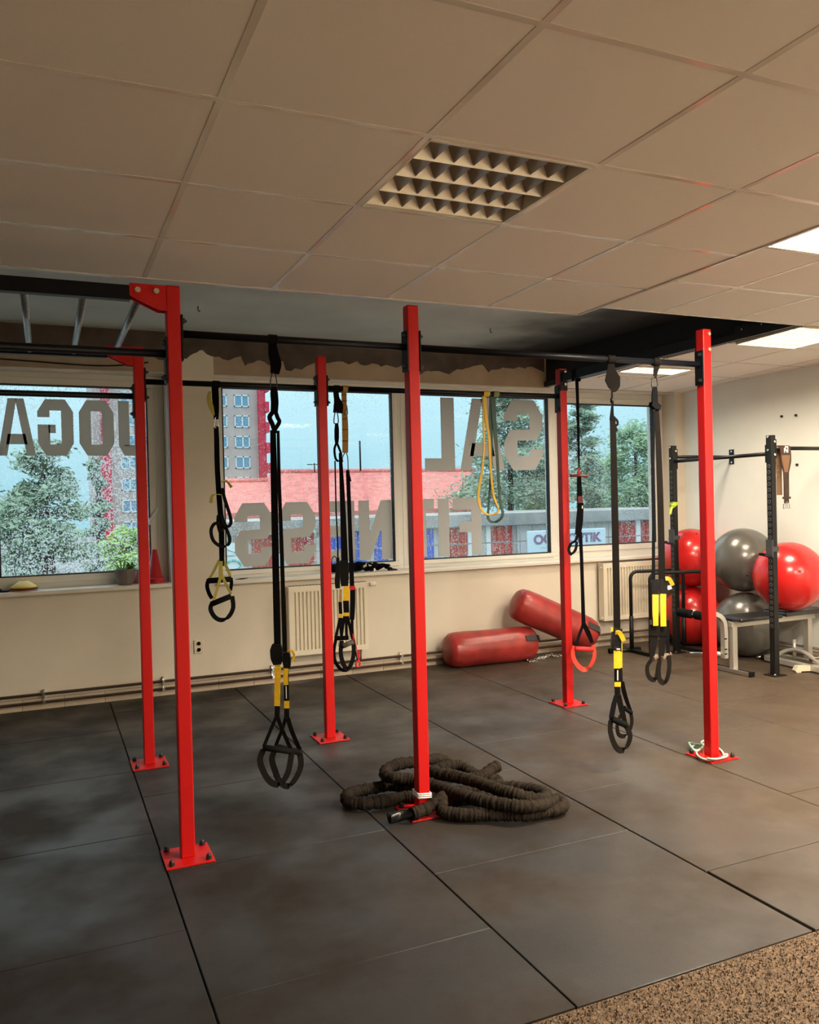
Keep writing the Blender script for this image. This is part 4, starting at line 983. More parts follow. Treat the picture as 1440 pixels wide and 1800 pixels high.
# ------------------------------------------------------------------ things on the sills
ZS1, ZS2 = .922, .912
pp = at(220, 1000, 7.10); pot = thing('potted_plant', (pp.x, 7.10, ZS1), 'small green plant in a grey-brown pot on the left window sill', 'potted plant')
px_ = pp.x; O_ = Vector((px_, 7.10, ZS1))
MB().lathe([(.052, 0), (.060, .012), (.076, .07), (.081, .118), (.083, .128), (.079, .129), (.076, .120), (.070, .112)], 28, O_).build('pot', mat('taupe_ceramic', (.17, .14, .125), .45), pot)
MB().lathe([(.001, .108), (.074, .108)], 20, O_, caps=False).build('soil', mat('dark_soil', (.03, .02, .015), .95), pot)
m_leaf = mat('fresh_green_leaf', (.20, .42, .07), .4, noise=.3, nscale=20); m_leafd = mat('dark_green_leaf', (.05, .13, .03), .35)
rg = random.Random(5)
for i in range(13):
    a = rg.uniform(0, 6.28); l_ = rg.uniform(.10, .17); up_ = rg.uniform(.5, 1.1)
    d_ = Vector((math.cos(a), math.sin(a)*.6, 0)); b_ = O_+d_*.02+Vector((-.02, 0, .112))
    pts = [b_, b_+d_*l_*.30+Vector((0, 0, l_*.45*up_)), b_+d_*l_*.62+Vector((0, 0, l_*.62*up_)), b_+d_*l_+Vector((0, 0, l_*.50*up_))]
    MB().ribbon(catmull(pts, 3), [.010+.006*math.sin(math.pi*k/9) if k < 9 else .002 for k in range(10)], d_.cross(Vector((0,0,1))), .0012).build('leaf', m_leaf, pot)
for i in range(6):
    a = i*1.05; d_ = Vector((math.cos(a), math.sin(a)*.7, 0)); b_ = O_+Vector((.04, 0, .112))+d_*.008
    MB().ribbon([b_, b_+d_*.018+Vector((0, 0, .035)), b_+d_*.026+Vector((0, 0, .07))], [.028, .034, .006], d_.cross(Vector((0,0,1))), .003).build('leaf', m_leafd, pot)

# agility cones: nested red stack at the right end of the left sill
m_cone = mat('red_plastic_cone', (.42, .012, .018), .4)
cx_ = at(272, 1000, 7.09).x
for k in range(5):
    o = MB().lathe([(.078, 0), (.080, .004), (.066, .010), (.060, .014), (.020, .240), (.014, .244), (.013, .243), (.055, .012)], 22, (cx_, 7.09, ZS1+.0005+k*.0085), caps=False).build('marker_cone', m_cone)
    tag(o, ['bottom', 'second lowest', 'middle', 'second highest', 'top'][k]+' red cone of the nested stack on the left sill', 'cone', 'nested red cones on the sill')
o = MB().lathe([(.05, 0), (.052, .004), (.035, .03), (.016, .10), (.012, .102)], 20, (cx_-.125, 7.17, ZS1+.0005)).build('marker_cone', mat('dull_pink_cone', (.30, .10, .10), .5)); tag(o, 'small dull red cone between the pot and the red cone stack', 'cone')
# disc markers
dx_ = at(42, 1030, 7.07).x
for k, (cn, cc_) in enumerate((('pinkish white', (.50, .36, .30)), ('dark red', (.20, .03, .03)), ('black', (.02, .02, .02)), ('yellow', (.70, .47, .01)))):
    z_ = ZS1+.0005+k*.009
    o = MB().lathe([(.098, 0), (.100, .004), (.092, .010), (.030, .052), (.024, .052), (.088, .006)], 30, (dx_, 7.07, z_), caps=False).build('disc_marker', mat('disc_'+cn.replace(' ', '_'), cc_, .4))
    tag(o, cn+' disc marker in the stack on the left window sill', 'disc marker', 'stacked disc markers')
# small hardware at the far left of the sill
hw = thing('cable_tangle', (at(-2, 1035, 7.05).x, 7.05, ZS1), 'small tangle of dark cable and metal clip at the left end of the sill', 'clutter')
ho = Vector((at(-2, 1035, 7.05).x, 7.05, ZS1))
MB().tube(catmull([ho+Vector(p_) for p_ in ((-.10,0,.008), (-.05,.01,.03), (-.02,-.01,.05), (.02,0,.012), (.05,.015,.008), (.07,0,.010), (.05,-.02,.008), (.0,-.01,.008), (-.05,-.02,.012))], 6), .007, 8).build('cable', m_black, hw)
MB().tube([ho+Vector((-.03,0,.02)), ho+Vector((-.015,0,.07)), ho+Vector((0,0,.055))], .006, 6).cbox(ho+Vector((-.01, 0, .05)), (.02, .02, .03)).build('metal_clip', m_chrome, hw)
hb2 = at(407, 1010, 7.09); hv = Vector((hb2.x, 7.09, ZS2))
ws = thing('spray_nozzle', tuple(hv), 'tiny grey clip standing at the left end of the long sill', 'clutter')
MB().lathe([(.010, 0), (.012, .03), (.008, .04), (.010, .06), (.005, .068)], 12, hv).build('clip_body', m_silver, ws)
kk = thing('key_ring', tuple(hv+Vector((.07, -.04, 0))), 'small dark bunch of keys lying on the long sill', 'keys')
for i in range(3):
    c_ = hv+Vector((.05+i*.025, -.04+.01*i, .003+.002*i)); MB().cbox(c_, (.05, .018, .004)).cyl(c_+Vector((.03, 0, -.002)), c_+Vector((.03, 0, .002)), .012, 10).build('key', m_black, kk)
# bundle of black straps on the sill
bo = Vector((at(625, 990, 7.08).x, 7.08, ZS2))
bu = thing('strap_bundle', tuple(bo), 'bundle of coiled black straps lying on the long window sill', 'strap')
MB().lathe([(.01, -.26), (.036, -.24), (.044, -.1), (.042, .02), (.036, .06), (.01, .08)], 14, bo+Vector((0, .02, .045)), (1, 0, 0)).build('rolled_webbing', m_strap, bu)
rg = random.Random(9)
for i in range(6):
    c_ = bo+Vector((.05+i*.05, -.02+rg.uniform(-.03, .03), .012)); pts_ = []
    for k in range(7): pts_.append(c_+Vector((rg.uniform(-.045, .045), rg.uniform(-.03, .03), rg.uniform(0, .085-.008*i))))
    MB().tube(catmull(pts_, 5, True), .0095, 7, True).build('strap_coil', m_strap, bu)
MB().cbox(bo+Vector((.16, -.06, .018)), (.016, .01, .028)).build('buckle', m_chrome, bu)
fo = Vector((at(690, 1000, 7.04).x, 7.04, ZS2))
tag(MB().cbox(fo+Vector((0, 0, .006)), (.09, .03, .012)).cbox(fo+Vector((.01, 0, .014)), (.03, .02, .006)).build('remote_fob', m_black, bevel=.002), 'flat black fob lying on the sill right of the strap bundle', 'clutter')

# ------------------------------------------------------------------ squat rack fixed to the right wall
UL, UR = Vector((5.635, 6.345, 0)), Vector((5.610, 5.130, 0))
rack = thing('squat_rack', (5.62, 5.74, 0), 'black wall-mounted squat rack with two perforated uprights', 'squat rack')
m_rk = mat('satin_black_rack', (.008, .0075, .0075), .4, spec=.3)
UW = .054
for U in (UL, UR):
    o = MB().box((U.x-UW/2, U.y-UW/2, .006), (U.x+UW/2, U.y+UW/2, 2.03)).build('upright', m_rk, rack, bevel=.004)
    MB().box((U.x-.07, U.y-.06, .0005), (U.x+.07, U.y+.06, .007)).build('foot_plate', m_rk, o)
    MB().lathe([(.011, 0), (.011, .012), (.006, .016)], 6, (U.x-.045, U.y-.04, .007), smooth=False).build('anchor_bolt', m_chrome, o)
    hs = MB(); z = .42
    rim = MB()  # grey ring around each adjustment hole
    while z < 1.82:
        p_ = Vector((U.x-UW/2-.0006, U.y, z)); rim.cyl(p_+Vector((.002, 0, 0)), p_-Vector((.0004, 0, 0)), .0155, 12); hs.cyl(p_+Vector((.002, 0, 0)), p_-Vector((.001, 0, 0)), .0115, 12); z += .05
    o2 = rim.build('hole_rims', mat('grey_rim', (.16, .15, .15), .4, .3), o); o2['kind'] = 'stuff'
    o2 = hs.build('adjustment_holes', m_blackpanel, o); o2['kind'] = 'stuff'
    # wall bar with plates and bolts
    z = 1.92
    MB().cyl((U.x+UW/2+.008, U.y, z), (XR-.008, U.y, z), .0165, 14).build('wall_bar', m_rk, rack)
    MB().box((U.x+UW/2, U.y-.03, z-.085), (U.x+UW/2+.007, U.y+.03, z+.075)).build('bar_plate', m_rk, o)
    wp = MB().box((XR-.008, U.y-.03, z-.075), (XR-.0005, U.y+.03, z+.075)).build('wall_plate', m_rk, rack)
    for dz in (-.055, .055):
        MB().cyl((XR-.014, U.y-.005, z+dz), (XR-.008, U.y-.005, z+dz), .010, 8).build('bolt', m_chrome, wp)
        MB().cyl((U.x+.012, U.y-UW/2, z+dz), (U.x+.012, U.y-UW/2-.007, z+dz), .011, 8).build('bolt', m_chrome, o)
        MB().cyl((U.x-UW/2, U.y+.004, z+dz+.04), (U.x-UW/2-.007, U.y+.004, z+dz+.04), .010, 8).build('bolt', m_chrome, o)
    # J-cup
    zj = 1.09 if U is UL else 1.03
    j = MB().box((U.x-UW/2-.014, U.y-.034, zj-.03), (U.x-UW/2-.002, U.y+.034, zj+.12)).box((U.x-UW/2-.002, U.y-.034, zj+.02), (U.x+UW/2+.012, U.y-.028, zj+.06)).build('j_cup', mat('dark_grey_cup', (.05, .05, .052), .4), o)
    MB().prism([(U.x-UW/2-.014, zj-.028), (U.x-UW/2-.095, zj-.010), (U.x-UW/2-.100, zj+.012), (U.x-UW/2-.090, zj+.012), (U.x-UW/2-.075, zj-.003), (U.x-UW/2-.014, zj-.012)], (0, U.y-.03, 0), (1,0,0), (0,0,1), (0, .06, 0)).build('cup_lip', m_rk, j)
for U in (UL, UR):
    MB().box((U.x-.03, U.y+(.027 if U is UR else -.034), 1.80), (U.x+.03, U.y+(.034 if U is UR else -.027), 1.95)).build('bar_plate', m_rk, rack)
MB().cyl((UL.x, UL.y-.034, 1.875), (UR.x, UR.y+.034, 1.875), .0165, 14).build('front_bar', m_rk, rack)
# lime band tied on the left upright
m_lim = mat('lime_fabric', (.42, .58, .05), .6)
lt = thing('lime_band', (UL.x, UL.y, 1.44), 'lime green band knotted around the left rack upright', 'band')
e_ = UW/2+.004
for dz, tl in ((0, .012), (.012, -.01)):
    MB().ribbon([(UL.x-e_, UL.y-e_, 1.445+dz-tl), (UL.x+e_, UL.y-e_, 1.462+dz+tl), (UL.x+e_, UL.y+e_, 1.46+dz), (UL.x-e_, UL.y+e_, 1.445+dz)], .026, (0,0,1), .004, True).build('band_turn', m_lim, lt)
kn = Vector((UL.x-e_-.006, UL.y-e_-.004, 1.445))
MB().lathe([(.004, -.022), (.017, -.012), (.018, .008), (.004, .020)], 10, kn, (1, -.4, .3)).build('knot', m_lim, lt)
MB().ribbon([kn, kn+Vector((-.035, -.01, -.03)), kn+Vector((-.05, -.01, -.085))], [.014, .024, .02], (CR+Vector((0,0,.3))), .003).build('band_end', m_lim, lt)
# leather belt over the right wall bar
bx = at(1382, 800, 5.10).x
belt = thing('lifting_belt', (bx, 5.13, 1.94), 'brown leather lifting belt with steel buckle draped over the rack bar', 'belt')
m_lea = mat('brown_leather', (.045, .018, .008), .4, noise=.35, nscale=14); m_leal = mat('tan_leather_back', (.22, .12, .06), .6)
zb = 1.92
def zy(py): return at(1382, py, 5.095).z
W_ = 25*mpp((bx, 5.1, 1.9)); N_ = 12*mpp((bx, 5.1, 1.9))
front = [(5.13, zb+.0215), (5.118, zb+.020), (5.108, zb+.006)]+[(5.103, zy(p_)) for p_ in (800, 810, 820, 830, 845, 860, 872)]
bw = [W_, W_, W_, W_, W_, W_*.8, N_*1.08, N_, N_, N_]
MB().ribbon([(bx, y_, z_) for y_, z_ in front], bw, (1,0,0), .007).build('belt_front', m_lea, belt)
MB().ribbon([(bx-.004, y_-.0045, z_) for y_, z_ in front[3:7]], [W_*.8, W_*.72, W_*.5, N_*.6], (1,0,0), .002).build('worn_patch', mat('worn_leather', (.20, .10, .05), .5), belt)
back = [(5.13, zb+.0215), (5.146, zb+.018), (5.155, zb)]+[(5.160, zy(p_)) for p_ in (800, 815, 835, 855, 870)]
MB().ribbon([(bx-.018, y_, z_) for y_, z_ in back], [W_, W_, W_, W_*.9, N_*1.1, N_, N_, N_], (1,0,0), .007).build('belt_back', m_leal, belt)
for i in range(6): MB().cyl((bx-.040, 5.153, zy(818+i*5)), (bx-.040, 5.150, zy(818+i*5)), .004, 8).build('eyelet', m_chrome, belt)
pr = MB()
for i in range(4):
    for j in range(4):
        if (i+j*3) % 5: pr.cbox((bx-.020+i*.013, 5.0975-(.0005), zy(788)+.012-j*.014), (.0105, .0015, .0105))
o_ = pr.build('studs', m_white, belt); o_['kind'] = 'stuff'
MB().box((bx-N_*.72, 5.090, zy(877)), (bx+N_*.62, 5.108, zy(873))).build('keeper', m_lea, belt)
MB().box((bx-N_*.45, 5.098, zy(885)), (bx+N_*.40, 5.106, zy(872))).build('buckle_strap', m_lea, belt)
bk = MB(); z0_, z1_ = zy(894), zy(886); x0_, x1_ = bx-N_*.75, bx+N_*.5
for lo, hi in (((x0_, z0_), (x1_, z0_+.006)), ((x0_, z1_-.006), (x1_, z1_)), ((x0_, z0_), (x0_+.006, z1_)), ((x1_-.006, z0_), (x1_, z1_)), ((x0_+(x1_-x0_)*.36, z0_), (x0_+(x1_-x0_)*.42, z1_+.02)), ((x0_+(x1_-x0_)*.62, z0_), (x0_+(x1_-x0_)*.68, z1_+.02))):
    bk.box((lo[0], 5.094, lo[1]), (hi[0], 5.102, hi[1]))
bk.build('buckle', m_chrome, belt)

# ------------------------------------------------------------------ exercise balls
def ball(c_, r, M, label, axis, sq=1.0):
    t = thing('exercise_ball', (c_[0], c_[1], c_[2]-r), label, 'exercise ball', 'exercise balls in the corner')
    ax = Vector(axis).normalized(); prof = []
    n = 120
    for i in range(n+1):
        a = math.pi*i/n; rr_ = r*(1+(.0022*math.sin(a*r*2*math.pi/.0165) if .25 < a < 2.9 else 0)); prof.append((max(.0008, rr_*math.sin(a)), -rr_*math.cos(a)))
    MB().lathe(prof, 48, c_, ax, caps=False).build('ball_skin', M, t)
    p_ = Vector(c_)+ax*r
    MB().tube([p_-ax*.0015+(ax.orthogonal().normalized()*math.cos(t_)+ax.cross(ax.orthogonal().normalized())*math.sin(t_))*.016 for t_ in [2*math.pi*k/14 for k in range(14)]], .0035, 6, True).build('valve_ring', M, t)
    MB().cyl(p_-ax*.002, p_+ax*.002, .008, 10).build('valve_plug', m_black, t)
ball((6.075, 6.605, .300), .300, m_ballred, 'red exercise ball on the floor in the corner under another red ball', (-.5, -.3, .8))
ball((6.080, 6.605, .8985), .298, m_ballred, 'upper red exercise ball in the corner behind the left rack upright', (-.2, -.5, .85))
ball((6.05, 5.86, .305), .303, m_ballgray, 'grey exercise ball on the floor under another grey ball', (-.3, -.2, .9))
ball((6.08, 5.91, .912), .302, m_ballgray, 'upper grey exercise ball between the two red balls', (-.62, -.75, -.45))
ball((5.985, 5.30, .805), .302, m_ballred, 'red exercise ball resting on the bench behind the right rack upright', (-.50, -.80, .22))

# ------------------------------------------------------------------ weight bench with leg attachment
bn = thing('weight_bench', (5.8, 5.37, 0), 'black padded weight bench with silver frame and foam leg rollers', 'bench')
MB().box((5.36, 5.25, .448), (5.86, 5.50, .488)).build('seat_pad', m_vinylblack, bn, bevel=.018)
MB().box((5.88, 5.24, .458), (6.385, 5.51, .500)).build('back_pad', m_vinylblack, bn, bevel=.018)
MB().beam((5.36, 5.372, .420), (6.36, 5.372, .425), .05, .05).build('frame_beam', m_silver, bn, bevel=.004)
MB().beam((5.392, 5.37, .03), (5.392, 5.37, .405), .05, .05, (1, 0, 0)).build('front_leg', m_silver, bn, bevel=.004)
MB().box((5.365, 5.175, .003), (5.415, 5.565, .040)).build('front_foot', m_chrome, bn, bevel=.003)
for y in (5.172, 5.568): MB().cbox((5.39, y, .021), (.056, .012, .044)).build('foot_cap', m_black, bn)
MB().beam((6.285, 5.37, .03), (6.285, 5.37, .405), .05, .05, (1, 0, 0)).build('rear_leg', m_silver, bn)
MB().box((6.26, 5.20, .003), (6.31, 5.545, .040)).build('rear_foot', m_chrome, bn)
la = catmull([(5.02, 5.44, .525), (5.14, 5.43, .525), (5.24, 5.42, .515), (5.31, 5.41, .46), (5.325, 5.405, .36), (5.325, 5.405, .20), (5.325, 5.405, .13)], 5)
MB().ribbon(la, .05, (0, 1, 0), .038).build('leg_arm', m_silver, bn)
for zz in (.17, .21, .30): MB().cyl((5.325-.02, 5.379, zz), (5.325, 5.377, zz), .006, 8).build('hole', m_blackpanel, bn)
MB().cyl((5.02, 5.30, .525), (5.02, 5.62, .525), .012, 12).build('roller_rod', m_chrome, bn)
MB().lathe([(.03, 0), (.038, .01), (.038, .15), (.03, .16)], 16, (5.02, 5.46, .525), (0, 1, 0)).build('foam_roller', m_foam, bn)
MB().lathe([(.03, 0), (.038, .01), (.038, .11), (.03, .12)], 16, (5.02, 5.30, .525), (0, 1, 0)).build('foam_roller', m_foam, bn)
MB().cyl((5.325, 5.41, .165), (5.10, 5.58, .165), .011, 12).build('lower_rod', m_chrome, bn)
MB().lathe([(.016, 0), (.02, .008), (.02, .03), (.016, .036)], 12, (5.30, 5.425, .165), Vector((-.225, .17, 0))).build('rod_collar', m_silver, bn)

# ------------------------------------------------------------------ dip bars
db = thing('dip_bars', (5.55, 6.35, 0), 'black tubular dip bar stand in front of the right radiator', 'dip bars')
def uframe(a, b, z):
    a = Vector(a); b = Vector(b); d = (b-a).normalized(); r_ = .07
    pts = [a+Vector((0, 0, .03)), a+Vector((0, 0, z-r_))]
    for k in range(1, 6):
        t_ = math.pi/2*k/6; pts.append(a+d*r_*(1-math.cos(t_))+Vector((0, 0, z-r_+r_*math.sin(t_))))
    pts += [a+d*r_+Vector((0, 0, z)), b-d*r_+Vector((0, 0, z))]
    for k in range(1, 6):
        t_ = math.pi/2*k/6; pts.append(b-d*r_*(1-math.sin(t_))+Vector((0, 0, z-r_+r_*math.cos(t_))))
    pts += [b+Vector((0, 0, z-r_)), b+Vector((0, 0, .03))]
    MB().tube(pts, .017, 12).build('bar_frame', m_rk, db)
    for e in (a, b): MB().cyl(e+Vector((0, 0, .03)), e+Vector((0, 0, .36)), .021, 12).build('leg_sleeve', m_rk, db)
A1, B1 = (5.27, 6.57, 0), (5.80, 6.42, 0); A2, B2 = (5.27, 6.285, 0), (5.80, 6.12, 0)
uframe(A1, B1, .80); uframe(A2, B2, .805)
for p_, q_ in ((A1, A2), (B1, B2)):
    p_ = Vector(p_)+Vector((0, .05, .02)); q_ = Vector(q_)+Vector((0, -.05, .02))
    MB().beam(p_, q_, .035, .035).build('base_bar', m_rk, db, bevel=.004)
p_ = Vector(A1)+Vector((-.20, .06, .026)); q_ = Vector(A1)+Vector((.06, -.01, .026))
MB().cyl(p_, q_, .020, 12).build('stabiliser_foot', m_rk, db)
for e in (p_, q_): MB().lathe([(.024, -.03), (.0255, -.025), (.0255, .025), (.024, .03)], 12, e, (q_-p_)).build('rubber_cap', m_foam, db)

# ------------------------------------------------------------------ silver machine base on the floor at the right
ms = thing('machine_base', (6.05, 5.3, 0), 'low silver steel machine frame with a cream foot lying on the floor at the right', 'machine frame')
def fz(px, py, z): return atz(px, py, z)
r0_ = fz(1347, 1156, .035); r1_ = fz(1440, 1177, .035); r1_ = r0_+(r1_-r0_)*1.6
MB().beam(r0_, r1_, .05, .05).build('base_rail', m_silver, ms, bevel=.006)
s0_ = Vector((6.19, 5.66, .035)); s1_ = s0_+(r1_-r0_)*.9
MB().beam(s0_, s1_, .04, .04).build('base_rail', m_silver, ms, bevel=.005)
MB().beam(r0_+Vector((0, 0, .0)), s0_, .04, .04).build('end_tube', m_silver, ms)
dd = (r1_-r0_).normalized()
MB().tube(catmull([r0_+dd*.10+Vector((0, 0, .03)), r0_+dd*.22+Vector((.05, 0, .10)), r0_+dd*.36+Vector((.07, 0, .11)), r0_+dd*.60+Vector((.06, 0, .03)), r0_+dd*.85+Vector((.05, 0, .04))], 5), .018, 10).build('bent_tube', m_silver, ms)
MB().tube([r0_+dd*.45+Vector((.06, 0, .05)), r0_+dd*.95+Vector((.12, 0, .17))], .014, 10).build('strut', m_chrome, ms)
MB().tube([r0_+dd*.26+Vector((.08, 0, .03)), r0_+dd*.26+Vector((.08, 0, .20))], .014, 10).build('pin', m_silver, ms)
MB().beam(r0_+dd*.62+Vector((.09, 0, .13)), r0_+dd*.68+Vector((.06, 0, .03)), .03, .03).build('bracket', m_cream, ms)
cf = fz(1399, 1183, 0)
MB().prism([(0, .018), (.022, .055), (.5, .055), (.5, .012), (.05, .012), (.05, .001), (.012, .001)], cf, (.93, -.36, 0), (0, 0, 1), (.02, .055, 0)).build('cream_foot', m_cream, ms)
cg = fz(1432, 1167, .05)
MB().prism([(0, 0), (.02, .05), (.22, .05), (.22, 0)], cg, (.93, -.36, 0), (0, 0, 1), (.02, .04, 0)).build('cream_foot', m_cream, ms)
# dark weight bar end beyond the bench
wb_ = thing('bar_end', tuple(fz(1335, 1145, 0)), 'dark bar with a steel tip lying on the floor behind the right upright', 'bar')
a_ = fz(1330, 1155, .022); b_ = a_+Vector((.22, -.14, .01))
MB().cyl(a_.lerp(b_, .18), b_, .020, 12).build('bar_sleeve', m_rk, wb_); MB().cyl(a_, a_.lerp(b_, .2), .014, 12).build('steel_tip', m_chrome, wb_)
# ------------------------------------------------------------------ outside the windows
GZ = -3.4
m_ground = mat('wet_asphalt', (.16, .16, .16), .5, noise=.2, nscale=.3)
struct(MB().box((-60, 8.2, GZ-.3), (140, 190, GZ)).build('ground', m_ground), 'wet asphalt yard outside the windows')
m_brick = mat('greyish_render', (.52, .43, .40), .85, noise=.10, nscale=.35)
m_roofred = mat('red_roof_tiles', (.66, .20, .175), .8, noise=.2, nscale=2.5, bump=.4, bscale=9)
m_wfr = mat('white_window_frame', (.8, .8, .78), .5)
m_wgl = mat('window_glass_sky_tint', (.16, .34, .48), .08)  # blue base colour paints in the reflected sky
m_balc = mat('crimson_balcony', (.62, .035, .075), .6)
TY = 110
def X(px, Y, py=850): return at(px, py, Y).x
def Zp(px, py, Y): return at(px, py, Y).z
tx0, tx1 = X(166, TY), X(470, TY)
ztop = 26.5
tw = thing('apartment_tower', ((tx0+tx1)/2, TY, GZ), 'tall greyish apartment block with white windows and crimson balcony strips', 'building')
MB().box((tx0, TY, GZ), (X(456, TY), TY+14, ztop)).build('facade', m_brick, tw)
MB().box((tx0-.3, TY-.3, ztop), (X(456, TY)+.3, TY+14.3, ztop+.6)).build('roof_edge', m_wfr, tw)
z0w = Zp(428, 705, TY); fl_h = (Zp(428, 705, TY)-Zp(428, 813, TY))/3
ww, wh = 26*mpp((X(428, TY), TY, 10)), 21*mpp((X(428, TY), TY, 10))
for px in (228, 268, 308, 352, 389, 428):
    for k in range(-3, 8):
        zc_ = z0w-k*fl_h
        if zc_ < GZ+1.5 or zc_ > ztop-1: continue
        xc = X(px, TY)
        f_ = MB(); x0, x1, za, zb2 = xc-ww/2, xc+ww/2, zc_-wh/2, zc_+wh/2
        for lo, hi in (((x0, za), (x1, za+.14)), ((x0, zb2-.14), (x1, zb2)), ((x0, za), (x0+.14, zb2)), ((x1-.14, za), (x1, zb2)), ((xc-.02, za), (xc+.14, zb2))):
            f_.box((lo[0], TY-.12, lo[1]), (hi[0], TY+.02, hi[1]))
        fo_ = f_.build('window', m_wfr, tw)
        MB().box((x0, TY-.05, za), (x1, TY-.02, zb2)).build('pane', m_wgl, fo_)
for k in range(-3, 8):
    zc_ = z0w-k*fl_h
    if zc_ < GZ+1: continue
    for pa, pb in ((456, 468), (180, 196)):
        MB().box((X(pa, TY), TY-.7, zc_-fl_h*.55), (X(pb, TY), TY+3, zc_+fl_h*.45)).build('balcony', m_balc, tw)
    MB().box((X(466, TY), TY-1.2, zc_-fl_h*.55), (X(473, TY), TY+2.8, zc_-fl_h*.05)).build('balcony', m_balc, tw)

# long red-roofed building
ry = 52; ey = 46
rb = thing('red_roof_house', (X(640, ry), ry, GZ), 'long low building with a broad pinkish red tiled roof', 'building')
def roof(pa, pb, ridge_py, eave_py, nm, dz=0):
    ra, rb_ = at(pa, ridge_py[0], ry), at(pb, ridge_py[1], ry); ea, eb = at(pa, eave_py[0], ey), at(pb, eave_py[1], ey)
    zr_ = (ra.z+rb_.z)/2; ze = (ea.z+eb.z)/2
    mb = MB().add([(ea.x, ey, ze), (eb.x, ey, ze), (rb_.x, ry, zr_), (ra.x, ry, zr_), (ea.x, 2*ry-ey, ze), (eb.x, 2*ry-ey, ze), (ea.x, ey, ze-.3), (eb.x, ey, ze-.3), (ea.x, 2*ry-ey, ze-.3), (eb.x, 2*ry-ey, ze-.3)],
        [(0,1,2,3), (3,2,5,4), (0,3,4), (1,5,2), (0,6,7,1), (4,5,9,8), (6,8,9,7)])
    mb.build('roof', m_roofred, rb)
    MB().cyl((ra.x, ry, zr_+.05), (rb_.x, ry, zr_+.05), .16, 8).build('ridge_cap', m_roofred, rb)
    MB().box((min(ea.x, ra.x)+.5, ey+.5, GZ), (max(eb.x, rb_.x)-.5, 2*ry-ey-.5, ze-.3)).build('walls', mat('pale_plaster', (.55, .50, .44), .85), rb)
roof(478, 835, (829, 829), (897, 897), 'a')
roof(330, 477, (847, 847), (902, 902), 'b')
MB().tube([at(634, 828, 51), at(632.5, 775, 51)], .06, 6).build('mast', m_black, rb)
an = MB(); ap = at(553, 822, 51); an.tube([ap+Vector((0, 0, -.3)), ap+Vector((0, 0, .3))], .04, 5); an.tube([ap+Vector((-.5, 0, .2)), ap+Vector((.5, 0, .2))], .03, 5)
an.build('aerial', m_black, rb)

# garages behind the fence
gy = 26
gr = thing('garage_row', (X(780, gy), gy, GZ), 'row of flat-roofed garages with coloured doors behind the wire fence', 'garages')
gx0, gx1 = X(372, gy), X(1240, gy); gzt = Zp(800, 905, gy); gzb = Zp(800, 925, gy)
m_gconc = mat('weathered_concrete', (.33, .33, .32), .85, noise=.3, nscale=.8)
MB().box((gx0, gy-.4, gzb), (gx1, gy+6, gzt)).build('flat_roof', m_gconc, gr)
MB().box((gx0, gy, GZ), (gx1, gy+5.8, gzb)).build('wall', mat('pale_garage_wall', (.62, .60, .55), .8, noise=.15, nscale=.6), gr)
m_dr = mat('red_garage_door', (.50, .06, .045), .55); m_dbl = mat('blue_garage_door', (.03, .13, .62), .5); m_drw = mat('grey_white_door', (.5, .52, .52), .55)
for pa, pb, M_ in ((440, 484, m_dr), (505, 548, m_dr), (575, 604, m_dbl), (615, 640, m_dbl), (655, 678, m_dbl), (712, 758, m_dbl), (788, 817, m_dr), (857, 896, m_dr), (905, 985, m_drw), (1084, 1112, m_dr), (1121, 1150, m_dr), (1160, 1200, m_dr)):
    dh = MB().box((X(pa, gy), gy-.10, GZ+.1), (X(pb, gy), gy+.02, gzb-.06)).build('garage_door', M_, gr)
    for t_ in (.33, .66):
        xm = X(pa, gy)+(X(pb, gy)-X(pa, gy))*t_; MB().box((xm-.02, gy-.13, GZ+.1), (xm+.02, gy-.09, gzb-.06)).build('door_rib', M_, dh)
for px in (486, 606, 700, 821, 853, 1116):
    MB().box((X(px-4, gy), gy-.16, GZ), (X(px+4, gy), gy+.02, gzb)).build('door_post', m_wfr, gr)
# fence with a sign
fy = 23
fzt, fzb = Zp(800, 926, fy), GZ
fn = thing('wire_fence', (X(780, fy), fy, GZ), 'pale metal bar fence in front of the garages', 'fence')
m_fen = mat('pale_fence_metal', (.22, .24, .25), .5, .2)
for i in range(0, 66):
    px = 384+i*12; x = X(px, fy)
    MB().beam((x, fy, fzb), (x, fy, fzt), .014, .014, (1, 0, 0)).build('fence_bar', m_fen, fn)
for zz in (fzt, fzt-.55, fzt-1.5):
    MB().box((X(376, fy), fy-.03, zz-.018), (X(1180, fy), fy+.03, zz+.018)).build('fence_rail', m_fen, fn)
# sign board: Czech optician lettering
sx0, sx1 = X(924, fy-.2), X(1062, fy-.2); sz0, sz1 = Zp(990, 970, fy-.2), Zp(990, 931, fy-.2)
sg = thing('shop_sign', ((sx0+sx1)/2, fy-.2, sz0), 'pale sign board reading OČNÍ OPTIK fixed to the fence', 'sign')
MB().box((sx0, fy-.24, sz0), (sx1, fy-.18, sz1)).build('board', mat('pale_blue_board', (.62, .78, .84), .5), sg, bevel=.02)
tcu = bpy.data.curves.new('sign_text', 'FONT'); tcu.body = 'O\u010cN\u00cd OPTIK'; tcu.size = (sz1-sz0)*.52; tcu.extrude = .01; tcu.align_x = 'CENTER'; tcu.offset = .012
to = bpy.data.objects.new('sign_lettering', tcu); COL.objects.link(to); dg = bpy.context.evaluated_depsgraph_get(); dg.update()
tme = bpy.data.meshes.new_from_object(to.evaluated_get(dg)); bpy.data.objects.remove(to)
wtx = max(v.co.x for v in tme.vertices)-min(v.co.x for v in tme.vertices); sc_ = (sx1-sx0)*.86/wtx
to = bpy.data.objects.new('lettering', tme); COL.objects.link(to); to.parent = sg; tme.materials.clear(); tme.materials.append(mat('mauve_lettering', (.24, .16, .26), .6))
